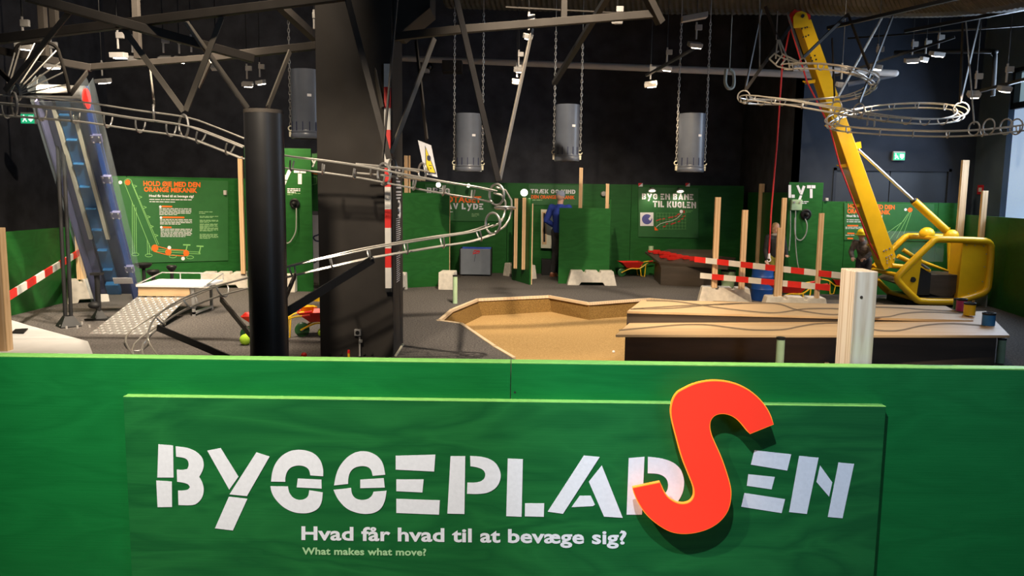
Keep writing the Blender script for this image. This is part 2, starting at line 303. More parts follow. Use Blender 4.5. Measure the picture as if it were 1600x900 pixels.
class MB:
    def __init__(s):
        s.v = []; s.f = []; s.m = []; s.mi = 0
    def add(s, vs, fs):
        n = len(s.v); s.v += [V(p) for p in vs]
        for f in fs:
            s.f.append([n+i for i in f]); s.m.append(s.mi)
        return s
    def obox(s, o, ax, ay, az):
        o, ax, ay, az = V(o), V(ax), V(ay), V(az)
        if ax.cross(ay).dot(az) < 0: ax, ay = ay, ax
        p = [o, o+ax, o+ax+ay, o+ay]; p += [q+az for q in p]
        return s.add(p, [(3, 2, 1, 0), (4, 5, 6, 7), (0, 1, 5, 4), (1, 2, 6, 5), (2, 3, 7, 6), (3, 0, 4, 7)])
    def box(s, c, sz):
        c = V(c); x, y, z = sz
        return s.obox(c-V((x, y, z))/2, (x, 0, 0), (0, y, 0), (0, 0, z))
    def cbox(s, c, ax, ay, az):
        return s.obox(V(c)-(V(ax)+V(ay)+V(az))/2, ax, ay, az)
    def bar(s, p0, p1, w, h, up=(0, 0, 1)):
        p0, p1 = V(p0), V(p1); d = (p1-p0)
        u = V(up)
        if abs(d.normalized().dot(u)) > 0.97: u = V((0, 1, 0))
        x = d.cross(u).normalized(); y = x.cross(d).normalized()
        return s.obox(p0-x*w/2-y*h/2, d, x*w, y*h)
    def cyl(s, p0, p1, r0, r1=None, n=16, cap=True):
        p0, p1 = V(p0), V(p1); r1 = r0 if r1 is None else r1
        x, y = frame_of(p1-p0); vs = []
        for p, r in ((p0, r0), (p1, r1)):
            for i in range(n):
                a = 2*PI*i/n; vs.append(p + x*(math.cos(a)*r) + y*(math.sin(a)*r))
        fs = [(i, (i+1) % n, n+(i+1) % n, n+i) for i in range(n)]
        if cap: fs += [tuple(range(n))[::-1], tuple(range(n, 2*n))]
        return s.add(vs, fs)
    def tube(s, path, r, n=8, closed=False, cap=True):
        path = [V(p) for p in path]; N = len(path)
        if N < 2: return s
        tans = []
        for i in range(N):
            if closed: t = path[(i+1) % N]-path[i-1]
            else: t = path[min(i+1, N-1)]-path[max(i-1, 0)]
            tans.append(t.normalized() if t.length > 1e-9 else V((0, 0, 1)))
        x, y = frame_of(tans[0]); vs = []
        for i in range(N):
            if i:
                q = tans[i-1].rotation_difference(tans[i]); x = q @ x
                x = (x - tans[i]*x.dot(tans[i])).normalized()
            y = tans[i].cross(x).normalized()
            for k in range(n):
                a = 2*PI*k/n; vs.append(path[i] + x*(math.cos(a)*r) + y*(math.sin(a)*r))
        fs = []
        for i in range(N if closed else N-1):
            j = (i+1) % N
            for k in range(n):
                fs.append((i*n+k, i*n+(k+1) % n, j*n+(k+1) % n, j*n+k))
        if not closed and cap: fs += [tuple(range(n))[::-1], tuple(range((N-1)*n, N*n))]
        return s.add(vs, fs)
    def lathe(s, o, axis, prof, n=24, closed=False):
        """prof: (radius, height) pairs along the axis"""
        o = V(o); ax = V(axis).normalized(); x, y = frame_of(ax); vs = []
        for r, h in prof:
            for k in range(n):
                a = 2*PI*k/n; vs.append(o + ax*h + x*(math.cos(a)*r) + y*(math.sin(a)*r))
        fs = []; L = len(prof)
        for i in range(L if closed else L-1):
            j = (i+1) % L
            for k in range(n):
                fs.append((i*n+k, j*n+k, j*n+(k+1) % n, i*n+(k+1) % n))
        if not closed:
            if prof[0][0] > 1e-6: fs.append(tuple(range(n)))
            if prof[-1][0] > 1e-6: fs.append(tuple(range((L-1)*n, L*n))[::-1])
        return s.add(vs, fs)
    def ball(s, c, r, sc=(1, 1, 1), n=16, rot=None):
        c = V(c); vs = []; R = n//2
        for i in range(1, R):
            th = PI*i/R
            for k in range(n):
                a = 2*PI*k/n
                q = V((math.sin(th)*math.cos(a)*r*sc[0], math.sin(th)*math.sin(a)*r*sc[1], math.cos(th)*r*sc[2]))
                vs.append(c + (rot @ q if rot else q))
        q0 = V((0, 0, r*sc[2])); t = len(vs)
        vs += [c + (rot @ q0 if rot else q0), c - (rot @ q0 if rot else q0)]
        fs = []
        for i in range(R-2):
            for k in range(n):
                fs.append((i*n+k, (i+1)*n+k, (i+1)*n+(k+1) % n, i*n+(k+1) % n))
        for k in range(n):
            fs.append((t, k, (k+1) % n)); fs.append((t+1, (R-2)*n+(k+1) % n, (R-2)*n+k))
        return s.add(vs, fs)
    def torus(s, c, normal, R, r, n=24, k=8, a0=0.0, a1=2*PI, xdir=None):
        c = V(c); nn = V(normal).normalized()
        if xdir is None: x, y = frame_of(nn)
        else:
            x = V(xdir); x = (x-nn*x.dot(nn)).normalized(); y = nn.cross(x)
        full = abs(a1-a0) > 2*PI-1e-4; N = n if full else n+1
        return s.tube([c + x*(math.cos(a0+(a1-a0)*i/n)*R) + y*(math.sin(a0+(a1-a0)*i/n)*R) for i in range(N)], r, k, full)
    def prism(s, poly, ext):
        """closed polygon (list of 3D points) pushed along ext"""
        poly = [V(p) for p in poly]; ext = V(ext); n = len(poly)
        tris = tessellate_polygon([poly])
        nrm = V((0, 0, 0))
        for i in range(n): nrm += (poly[i]-poly[0]).cross(poly[(i+1) % n]-poly[0])
        flip = nrm.dot(ext) < 0
        vs = poly + [p+ext for p in poly]
        fs = []
        for a, b, c in tris:
            t = (poly[b]-poly[a]).cross(poly[c]-poly[a]).dot(ext)
            if t > 0: fs += [(c, b, a), (a+n, b+n, c+n)]
            else: fs += [(a, b, c), (c+n, b+n, a+n)]
        for i in range(n):
            j = (i+1) % n
            fs.append((i, j, j+n, i+n) if not flip else (j, i, i+n, j+n))
        return s.add(vs, fs)
    def build(s, name, mats, parent=None, smooth=False, bevel=0.0, local=False, mods=None):
        me = bpy.data.meshes.new(name)
        org = V((0, 0, 0))
        if parent is not None and not local:
            org = world_loc(parent)
        elif parent is None and not local and s.v:
            lo = V([min(p[i] for p in s.v) for i in range(3)]); hi = V([max(p[i] for p in s.v) for i in range(3)])
            org = V(((lo.x+hi.x)/2, (lo.y+hi.y)/2, lo.z))
        me.from_pydata([tuple(p-org) for p in s.v], [], s.f)
        ms = mats if isinstance(mats, (list, tuple)) else [mats]
        for q in ms: me.materials.append(MT[q] if isinstance(q, str) else q)
        me.polygons.foreach_set('material_index', s.m)
        if smooth:
            me.polygons.foreach_set('use_smooth', [True]*len(me.polygons))
        me.update()
        o = bpy.data.objects.new(name, me); COL.objects.link(o)
        if parent is not None: o.parent = parent
        else: o.location = org
        if smooth:
            try: me.set_sharp_from_angle(angle=math.radians(40))
            except Exception: pass
        if bevel:
            b = o.modifiers.new('edge', 'BEVEL'); b.width = bevel; b.segments = 2; b.limit_method = 'ANGLE'
            b.angle_limit = math.radians(50)
        return o

def world_loc(o):
    p = V(o.location)
    while o.parent is not None:
        o = o.parent; p = p + V(o.location)
    return p

def tag(o, label=None, cat=None, group=None, kind=None):
    if label: o['label'] = label
    if cat: o['category'] = cat
    if group: o['group'] = group
    if kind: o['kind'] = kind
    return o
def thing(name, label, cat, loc=(0, 0, 0), group=None, rz=0.0, kind=None):
    o = bpy.data.objects.new(name, None); COL.objects.link(o)
    o.empty_display_size = 0.1
    o.location = loc; o.rotation_euler = (0, 0, rz)
    return tag(o, label, cat, group, kind)

def copy_thing(root, loc, rz=None, label=None, group=None):
    r = root.copy(); COL.objects.link(r); r.location = loc
    if rz is not None: r.rotation_euler = (0, 0, rz)
    if label: r['label'] = label
    if group: r['group'] = group
    for ch in list(root.children):
        c = ch.copy(); COL.objects.link(c); c.parent = r
        for g in list(ch.children):
            d = g.copy(); COL.objects.link(d); d.parent = c
    return r

def catmull(pts, seg=8, closed=False):
    pts = [V(p) for p in pts]; n = len(pts); out = []
    rng = range(n) if closed else range(n-1)
    for i in rng:
        if closed: p0, p1, p2, p3 = pts[i-1], pts[i], pts[(i+1) % n], pts[(i+2) % n]
        else: p0, p1, p2, p3 = pts[max(i-1, 0)], pts[i], pts[i+1], pts[min(i+2, n-1)]
        for k in range(seg):
            t = k/seg
            out.append(0.5*((2*p1)+(p2-p0)*t+(2*p0-5*p1+4*p2-p3)*t*t+(3*p1-p0-3*p2+p3)*t**3))
    if not closed: out.append(pts[-1])
    return out

def chaikin(pts, it=2, ang=50):
    """rounds a closed pixel outline but keeps its real corners"""
    for _ in range(it):
        n = len(pts); out = []
        for i in range(n):
            a, b, c = pts[i-1], pts[i], pts[(i+1) % n]
            v1 = (b[0]-a[0], b[1]-a[1]); v2 = (c[0]-b[0], c[1]-b[1])
            t = abs(math.degrees(math.atan2(v1[0]*v2[1]-v1[1]*v2[0], v1[0]*v2[0]+v1[1]*v2[1])))
            if t > ang: out.append(b)
            else:
                out.append((b[0]*0.75+a[0]*0.25, b[1]*0.75+a[1]*0.25)); out.append((b[0]*0.75+c[0]*0.25, b[1]*0.75+c[1]*0.25))
        pts = out
    return pts

# ------------------------------------------------------------------ lettering
def text2d(s, bold=0.02, spacing=1.0):
    c = bpy.data.curves.new('t', 'FONT'); c.body = s; c.offset = bold; c.resolution_u = 3; c.space_character = spacing
    o = bpy.data.objects.new('t', c); COL.objects.link(o)
    dg = bpy.context.evaluated_depsgraph_get()
    me = bpy.data.meshes.new_from_object(o.evaluated_get(dg))
    vs = [(p.co.x, p.co.y) for p in me.vertices]; fs = [tuple(q.vertices) for q in me.polygons]
    bpy.data.objects.remove(o); bpy.data.curves.remove(c); bpy.data.meshes.remove(me)
    return vs, fs
def put_text(mb, pl, s, x0, y0, x1, y1, cap, off=0.002, bold=0.02, spacing=1.0):
    """text whose baseline runs from pixel (x0,y0) to (x1,y1) on the plane, cap height in pixels"""
    vs, fs = text2d(s, bold, spacing)
    xa = min(v[0] for v in vs); xb = max(v[0] for v in vs)
    sx = (x1-x0)/(xb-xa); sy = cap/0.70; sl = (y1-y0)/(x1-x0)
    q = []
    for x, y in vs:
        px = x0+(x-xa)*sx
        q.append(pl.hit(px, y0+(px-x0)*sl-y*sy, off))
    mb.add(q, fs)
# stencil capitals on a unit-high box: (width, polygons)
def _r(a, b, c, d): return [(a, b), (c, b), (c, d), (a, d)]
ST = {
 'L': (.62, [_r(0, 0, .26, 1), _r(.31, 0, .62, .25)]),
 'T': (.84, [_r(0, .76, .40, 1), _r(.44, .76, .84, 1), _r(.29, 0, .55, .71)]),
 'I': (.26, [_r(0, 0, .26, 1)]),
 'E': (.66, [_r(0, .76, .64, 1), _r(0, .38, .46, .60), _r(0, 0, .66, .23)]),
 'N': (.84, [_r(0, 0, .26, 1), [(.31, .92), (.53, .55), (.53, .28), (.31, .62)], _r(.58, 0, .84, 1)]),
 'Y': (.90, [[(0, .95), (.22, 1), (.47, .56), (.33, .32)], [(.66, .98), (.90, .90), (.60, .25), (.36, .27)], [(.35, .20), (.58, .18), (.38, -.28), (.13, -.25)]]),
 'K': (.80, [_r(0, 0, .26, 1), [(.31, .50), (.55, 1), (.80, 1), (.54, .52)], [(.31, .46), (.54, .46), (.82, 0), (.54, 0)]]),
 'U': (.78, [[(0, 1), (.26, 1), (.26, .35), (.36, .23), (.36, 0), (.14, .04), (0, .25)], [(.42, .23), (.52, .35), (.52, 1), (.78, 1), (.78, .25), (.64, .04), (.42, 0)]]),
 'A': (.90, [[(.36, 1), (.62, 1), (.26, 0), (0, 0)], [(.65, .88), (.90, 0), (.62, 0), (.50, .52)], _r(.34, .12, .54, .30)]),
 'B': (.74, [_r(0, .53, .26, 1), _r(0, 0, .26, .48), [(.31, 1), (.60, .97), (.72, .80), (.64, .52), (.74, .28), (.62, .03), (.31, 0), (.31, .23), (.48, .28), (.48, .38), (.31, .42), (.31, .60), (.46, .63), (.46, .76), (.31, .80)]]),
 'G': (.80, [[(0, .52), (.08, .85), (.38, 1), (.70, .92), (.80, .62), (.58, .62), (.44, .76), (.28, .70), (.24, .52)], [(0, .46), (.26, .46), (.32, .26), (.50, .24), (.58, .38), (.80, .36), (.72, .08), (.42, 0), (.10, .15)], _r(.42, .43, .80, .56)]),
 'D': (.80, [_r(0, 0, .26, 1), [(.31, 1), (.60, .95), (.80, .70), (.80, .30), (.60, .05), (.31, 0), (.31, .25), (.48, .30), (.54, .5), (.48, .70), (.31, .75)]]),
 'R': (.78, [_r(0, 0, .26, 1), [(.31, 1), (.62, .97), (.76, .74), (.66, .46), (.31, .42), (.31, .62), (.48, .66), (.48, .78), (.31, .80)], [(.31, .36), (.54, .38), (.80, 0), (.54, 0)]]),
 'O': (.86, [[(.41, 1), (.12, .90), (0, .5), (.12, .10), (.41, 0), (.41, .24), (.28, .34), (.25, .5), (.28, .66), (.41, .76)], [(.46, 1), (.74, .90), (.86, .5), (.74, .10), (.46, 0), (.46, .24), (.58, .34), (.61, .5), (.58, .66), (.46, .76)]]),
 'V': (.86, [[(0, 1), (.26, 1), (.42, .40), (.36, 0)], [(.60, 1), (.86, 1), (.54, 0), (.41, 0), (.46, .42)]]),
 'H': (.80, [_r(0, 0, .26, 1), _r(.31, .40, .50, .62), _r(.54, 0, .80, 1)]),
 'S': (.72, [[(.70, .80), (.60, 1), (.20, 1), (.02, .82), (.04, .58), (.30, .44), (.50, .60), (.26, .72), (.34, .78), (.56, .76)], [(.02, .22), (.10, 0), (.52, 0), (.72, .18), (.70, .42), (.44, .55), (.24, .42), (.48, .30), (.40, .23), (.18, .25)]]),
 'Æ': (1.20, [[(.36, 1), (.60, 1), (.26, 0), (0, 0)], _r(.52, 0, .72, 1), _r(.76, .76, 1.2, 1), _r(.76, .38, 1.06, .60), _r(.76, 0, 1.2, .23)]),
}
ST['Å'] = (ST['A'][0], ST['A'][1] + [_r(.38, 1.06, .58, 1.2)])
def put_stencil(mb, pl, s, x0, y0, x1, y1, cap, off=0.002, gap=.16, wob=0.0):
    tot = 0.0; pos = []
    for ch in s:
        if ch == ' ': tot += .40; continue
        pos.append((ch, tot)); tot += ST[ch][0]+gap
    tot -= gap; k = (x1-x0)/tot; sl = (y1-y0)/(x1-x0)
    for i, (ch, x) in enumerate(pos):
        dy = ((i % 3)-1)*wob
        for poly in ST[ch][1]:
            q = []
            for a, b in poly:
                px = x0+(x+a)*k; q.append(pl.hit(px, y0+(px-x0)*sl-b*cap+dy, off))
            mb.prism(q, pl.n*0.003)
def put_poly(mb, pl, pts, off=0.002, th=0.003):
    mb.prism([pl.hit(x, y, off) for x, y in pts], pl.n*th)
def put_line(mb, pl, pts, wpx, off=0.002, closed=False):
    """a printed line: flat ribbon of wpx pixels on the plane"""
    pts = list(pts)
    if closed: pts = pts+[pts[0]]
    for (xa, ya), (xb, yb) in zip(pts, pts[1:]):
        L = math.hypot(xb-xa, yb-ya)
        if L < 1e-6: continue
        nx, ny = -(yb-ya)/L*wpx/2, (xb-xa)/L*wpx/2
        mb.add([pl.hit(xa+nx, ya+ny, off), pl.hit(xb+nx, yb+ny, off), pl.hit(xb-nx, yb-ny, off), pl.hit(xa-nx, ya-ny, off)], [(0, 1, 2, 3)])
def ell(cx, cy, rx, ry, n=20, a0=0, a1=2*PI):
    return [(cx+rx*math.cos(a0+(a1-a0)*i/n), cy+ry*math.sin(a0+(a1-a0)*i/n)) for i in range(n if abs(a1-a0) > 6.28 else n+1)]
def put_lines(mb, pl, x0, y0, x1, rows, dy, h, off=0.002, slope=0.0, seed=1):
    """blocks of print too small to read: rows of word-length dashes"""
    rnd = random.Random(seed)
    for r in range(rows):
        x = x0; y = y0+r*dy; end = x1 if r < rows-1 else x0+(x1-x0)*rnd.uniform(.4, .8)
        while x < end-1:
            wl = min(rnd.uniform(2.5, 8), end-x)
            put_line(mb, pl, [(x, y+slope*(x-x0)), (x+wl, y+slope*(x+wl-x0))], h, off); x += wl+1.0

# ================================================================== STRUCTURE
def struct(name, mb, mt, **k):
    o = mb.build(name, mt, **k); o['kind'] = 'structure'; return o
def floor_with_pit(outer, hole, name, mt, z=0.0):
    bm = bmesh.new()
    es = []
    for loop in (outer, hole):
        vs = [bm.verts.new((p[0], p[1], z)) for p in loop]
        for i in range(len(vs)): es.append(bm.edges.new((vs[i], vs[(i+1) % len(vs)])))
    bmesh.ops.triangle_fill(bm, use_beauty=True, use_dissolve=False, edges=es)
    for f in bm.faces:
        f.normal_update()
        if f.normal.z < 0: f.normal_flip()
    me = bpy.data.meshes.new(name); bm.to_mesh(me); bm.free(); me.materials.append(MT[mt])
    o = bpy.data.objects.new(name, me); COL.objects.link(o); return o

PIT = [(-.98, 10.21), (-.89, 11.18), (-.56, 12.36), (.62, 12.87), (1.2, 12.09), (2.25, 12.70), (3.4, 12.0), (3.5, 8.9), (3.1, 7.25), (.35, 7.25), (0.0, 7.95), (-.20, 8.50), (-.67, 9.99)]
fl = floor_with_pit([(-9.2, -3.2), (9.2, -3.2), (9.2, 17.8), (-9.2, 17.8)], PIT, 'floor', 'carpet'); fl['kind'] = 'structure'
def wall(name, a, b, z0, z1, mt, t=0.1):
    a, b = V((a[0], a[1], z0)), V((b[0], b[1], z0)); d = b-a; n = V((d.y, -d.x, 0)).normalized()*t
    return struct(name, MB().obox(a, d, n, (0, 0, z1-z0)), mt)
wall('wall_back', (4.95, 17.3), (-8.9, 17.3), 0, 6.2, 'black_wall')
wall('wall_left', (-8.8, 17.3), (-8.8, -3.1), 0, 6.2, 'black_wall')
wall('wall_alcove', (4.95, 14.0), (4.95, 17.3), 0, 6.2, 'black_wall')
wall('wall_entrance', (-8.9, -3.1), (8.3, -3.1), 0, 6.2, 'black_wall')
w2 = tag(thing('added_window', None, None, (5.2, -3.08, 1.3)), kind='structure')  # unseen window added to account for the cool fill behind the camera
MB().box((5.2, -3.07, 2.4), (2.0, .02, 2.2)).build('pane', 'blind', w2)
mb = MB()
for dx in (-1.03, 0, 1.03): mb.box((5.2+dx, -3.05, 2.4), (.06, .06, 2.3))
for dz_ in (-1.13, 1.13): mb.box((5.2, -3.05, 2.4+dz_), (2.12, .06, .06))
mb.build('window_frame', 'black_steel', w2)
struct('ceiling', MB().box((0, 7, 6.25), (18.4, 21, 0.1)), 'black_wall')
# back right wall with the double door
mb = MB()
xl, xr, zt = P(1303, 262, 14).x, P(1487, 262, 14).x, P(1400, 263, 14).z
mb.obox((4.95, 14, 0), (xl-4.95, 0, 0), (0, .12, 0), (0, 0, 6.2))
mb.obox((xr, 14, 0), (8.2-xr, 0, 0), (0, .12, 0), (0, 0, 6.2))
mb.obox((xl, 14, zt), (xr-xl, 0, 0), (0, .12, 0), (0, 0, 6.2-zt))
struct('wall_door_side', mb, 'blue_wall')
d1 = tag(thing('door_1', None, None, ((xl+xr)/2, 14.03, 0)), kind='structure')
xm = P(1393, 262, 14).x
leaf_l = MB().obox((xl+.05, 14.03, 0.0), (xm-xl-.056, 0, 0), (0, .05, 0), (0, 0, zt-.05)).build('door_leaf', 'door', d1, bevel=.004)
leaf_r = MB().obox((xm+.006, 14.03, 0.0), (xr-xm-.056, 0, 0), (0, .05, 0), (0, 0, zt-.05)).build('door_leaf', 'door', d1, bevel=.004)
mb = MB()
mb.obox((xl, 13.985, 0), (.05, 0, 0), (0, .1, 0), (0, 0, zt)); mb.obox((xr-.05, 13.985, 0), (.05, 0, 0), (0, .1, 0), (0, 0, zt)); mb.obox((xl, 13.985, zt-.05), (xr-xl, 0, 0), (0, .1, 0), (0, 0, .05))
mb.build('door_frame', 'blue_wall', d1)
mb = MB()
for s, leaf in ((-.12, leaf_l), (.12, leaf_r)):
    MB().cyl((xm+s, 14.03, 1.02), (xm+s, 13.97, 1.02), .012, n=10).bar((xm+s, 13.97, 1.02), (xm+s*1.9, 13.97, 1.02), .018, .018).build('door_handle', 'steel_dull', leaf)
pass
# right wall: window opening between the column and the nearer wall
RX = 8.13
yw1 = RX*FPX/(1545-800)*0.985
yw0 = 9.6
zb, zt2 = 1.38, 3.80
mb = MB()
mb.obox((RX, yw1, 0), (.2, 0, 0), (0, 14.12-yw1, 0), (0, 0, 6.2))
struct('wall_right', mb, 'blue_wall2')
mb = MB()
mb.obox((RX, yw0, 0), (.2, 0, 0), (0, yw1-yw0, 0), (0, 0, zb)).obox((RX, yw0, zt2), (.2, 0, 0), (0, yw1-yw0, 0), (0, 0, 6.2-zt2)).obox((RX, -3.1, 0), (.2, 0, 0), (0, yw0+3.1, 0), (0, 0, 6.2))
struct('wall_right_lower', mb, 'blue_wall2')
w1 = tag(thing('window_1', None, None, (RX, (yw0+yw1)/2, zb)), kind='structure')
zbar = P(1545, 166, yw1).z
MB().obox((RX+.10, yw0, zb), (.02, 0, 0), (0, yw1-yw0, 0), (0, 0, zbar-zb)).build('blind', 'blind', w1)
MB().obox((RX+.12, yw0, zbar), (.02, 0, 0), (0, yw1-yw0, 0), (0, 0, zt2-zbar)).build('pane', 'glazing', w1)
mb = MB()
mb.obox((RX+.02, yw0, zbar-.05), (.10, 0, 0), (0, yw1-yw0, 0), (0, 0, .10))
mb.obox((RX+.02, yw1-.07, zbar), (.10, 0, 0), (0, .07, 0), (0, 0, zt2-zbar)).obox((RX+.02, yw0, zt2-.07), (.10, 0, 0), (0, yw1-yw0, 0), (0, 0, .07))
mb.build('window_frame', 'black_steel', w1)
# dark column panel standing against the wall on the far side
mb = MB(); a = P(-30, 232, 14.5); b = P(45, 232, 14.5)
mb.obox((a.x, 14.5, 0), (b.x-a.x, 0, 0), (0, .6, 0), (0, 0, a.z))
o = struct('pillar', mb, 'pillar')

# big charcoal pillar with a flared head
pl_ = [FL(500, 557), FL(615, 557)]
PX0, PX1, PY0, PY1 = pl_[0].x, P(614, 400, 7.9).x, 7.9, 8.62
mb = MB(); mb.obox((PX0, PY0, 0), (PX1-PX0, 0, 0), (0, PY1-PY0, 0), (0, 0, 6.2))
a, b, c_ = P(620, 52, 8.0), P(672, 12, 8.0), P(672, -40, 8.0)
mb.prism([V((PX1, 8.0, a.z)), V((a.x+.02, 8.0, a.z)), V((b.x, 8.0, b.z)), V((c_.x, 8.0, 5.9)), V((PX1, 8.0, 5.9))], (0, .55, 0))
big = struct('pillar', mb, 'pillar', bevel=.006)
tag(big, 'broad charcoal clad pillar behind the black steel tube', 'pillar')
# painted notes on the side face of the pillar: rows of small print turned on edge
o = thing('pillar_print', 'column of tiny white print turned sideways on the charcoal pillar', 'lettering', (PX1+.002, 8.25, .9))
mb = MB()
rnd = random.Random(4)
def prow(y0, y1, step, ya, yb, th):
    z = y0
    while z > y1:
        L = rnd.uniform(.75, 1.0)
        mb.obox((PX1+.001, ya, z), (.002, 0, 0), (0, (yb-ya)*L, 0), (0, 0, th)); z -= step
def pz(y): return P(620, y, 8.25).z
prow(pz(262), pz(274), .032, 8.15, 8.5, .016); prow(pz(280), pz(297), .032, 8.12, 8.5, .016); prow(pz(301), pz(313), .032, 8.12, 8.5, .016)
prow(pz(342), pz(378), .022, 8.12, 8.45, .009); prow(pz(394), pz(440), .022, 8.12, 8.4, .007)
for zz in (pz(322), pz(333)):
    mb.torus((PX1+.002, 8.3, zz), (1, 0, 0), .05, .014, 16, 6, .4, 5.6)
mb.build('lettering', 'white_paint', o)
# light cable strip on the floor at the pillar's side
a, b = FL(615, 557), FL(627, 539)
tag(MB().bar(a+V((.02, 0, .008)), b+V((.02, 0, .008)), .02, .014).build('skirting_strip', 'cream'), 'pale thin strip on the carpet along the foot of the charcoal pillar', 'strip')

# red and white levelling staff on the pillar
st = thing('levelling_staff', 'red and white banded measuring staff fixed upright on the charcoal pillar', 'measuring staff', (P(606, 450, 7.86).x, 7.86, P(606, 452, 7.86).z))
ys = [100, 136, 169, 203, 236, 262, 292, 327, 356, 388, 418, 450]
mb = MB(); xc = P(606, 300, 7.86).x
for i in range(len(ys)-1):
    mb.mi = i % 2
    z1, z0 = P(606, ys[i], 7.86).z, P(606, ys[i+1], 7.86).z
    mb.obox((xc-.029, 7.845, z0), (.058, 0, 0), (0, .05, 0), (0, 0, z1-z0))
mb.build('staff_body', ['stripe_white', 'stripe_red'], st)
z0 = P(606, 450, 7.86).z
MB().obox((xc-.031, 7.84, z0-.04), (.062, 0, 0), (0, .058, 0), (0, 0, .04)).build('foot_cap', 'black_matt', st)
# wall socket, conduit
so = thing('wall_socket', 'white square power socket on the charcoal pillar with cable conduit below', 'socket', P(559, 520, 7.88))
c0 = P(559, 519.5, 7.885)
MB().box(c0, (.068, .035, .068)).build('socket_box', 'lamp', so, bevel=.006)
MB().cyl(c0-V((0, .016, 0)), c0-V((0, .021, 0)), .021, n=20).build('socket_outlet', 'black_matt', so)
c1 = P(562, 527, 7.87)
MB().tube([c1, V((c1.x, 7.87, .01))], .0095, 10).build('conduit', 'lamp', so)
MB().box(P(563.5, 533, 7.86), (.035, .03, .03)).build('clip', 'steel_dull', so, bevel=.004)
for i, x in enumerate((515, 533, 569, 581)):
    q = P(x, 552, 7.895)
    tag(MB().cyl(q, q-V((0, .012, 0)), .014, n=14).build('bolt_head', 'pillar'), 'dark round bolt head low on the charcoal pillar front', 'bolt', 'bolt heads along the foot of the pillar')

# ================================================================== FRONT FENCE AND SIGN
FT = 1.0     # top of the fence
FY = 3.18
def fence_top(px):
    return P(px, 566+(px-800)*.0132, FY).z
xs = P(798, 600, FY).x
zt_ = FT
for (x0, x1, lab) in ((-3.4, xs-.0015, 'green plywood fence board carrying the start of the white lettered sign, beside a seam'), (xs+.0015, 3.4, 'green plywood fence board with the pine post standing behind it')):
    t = thing('plywood_fence', lab, 'fence', ((x0+x1)/2, FY, 0))
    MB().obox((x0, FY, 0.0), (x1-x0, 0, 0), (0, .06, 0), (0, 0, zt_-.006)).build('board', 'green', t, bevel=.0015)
    MB().obox((x0, FY, zt_-.006), (x1-x0, 0, 0), (0, .06, 0), (0, 0, .006)).build('top_edge', 'lit_green_edge', t, bevel=.002)
    if x0 > -1:
        q = P(804.5, 613, FY)
        MB().cyl(q+V((0, .001, 0)), q-V((0, .001, 0)), .0045, n=14).build('screw_hole', 'black_matt', t)
# sign board screwed on the fence
SG = Plane((0, FY-.042, .5), (0, -1, 0))
sign = thing('sign_board', 'raised green plywood sign lettered BYGGEPLADSEN in white on the front fence', 'sign', (0, FY-.04, .05))
a, b = SG.hit(192, 620), SG.hit(1385, 634.5)
ztop = (a.z+b.z)/2
MB().obox((a.x, FY-.04, .05), (b.x-a.x, 0, 0), (0, .04, 0), (0, 0, ztop-.05-.003)).build('board', 'green_sign', sign, bevel=.0015)
MB().obox((a.x, FY-.04, ztop-.003), (b.x-a.x, 0, 0), (0, .04, 0), (0, 0, .003)).build('top_edge', 'lit_green_edge', sign, bevel=.001)
SGF = Plane((0, FY-.0405, .5), (0, -1, 0))
A5 = lambda p: (p[0]/3.0, 600+p[1]/3.0)
A6 = lambda p: (533+p[0]/3.0, 600+p[1]/3.0)
A7 = lambda p: (1066+p[0]/2.996, 600+p[1]/2.996)
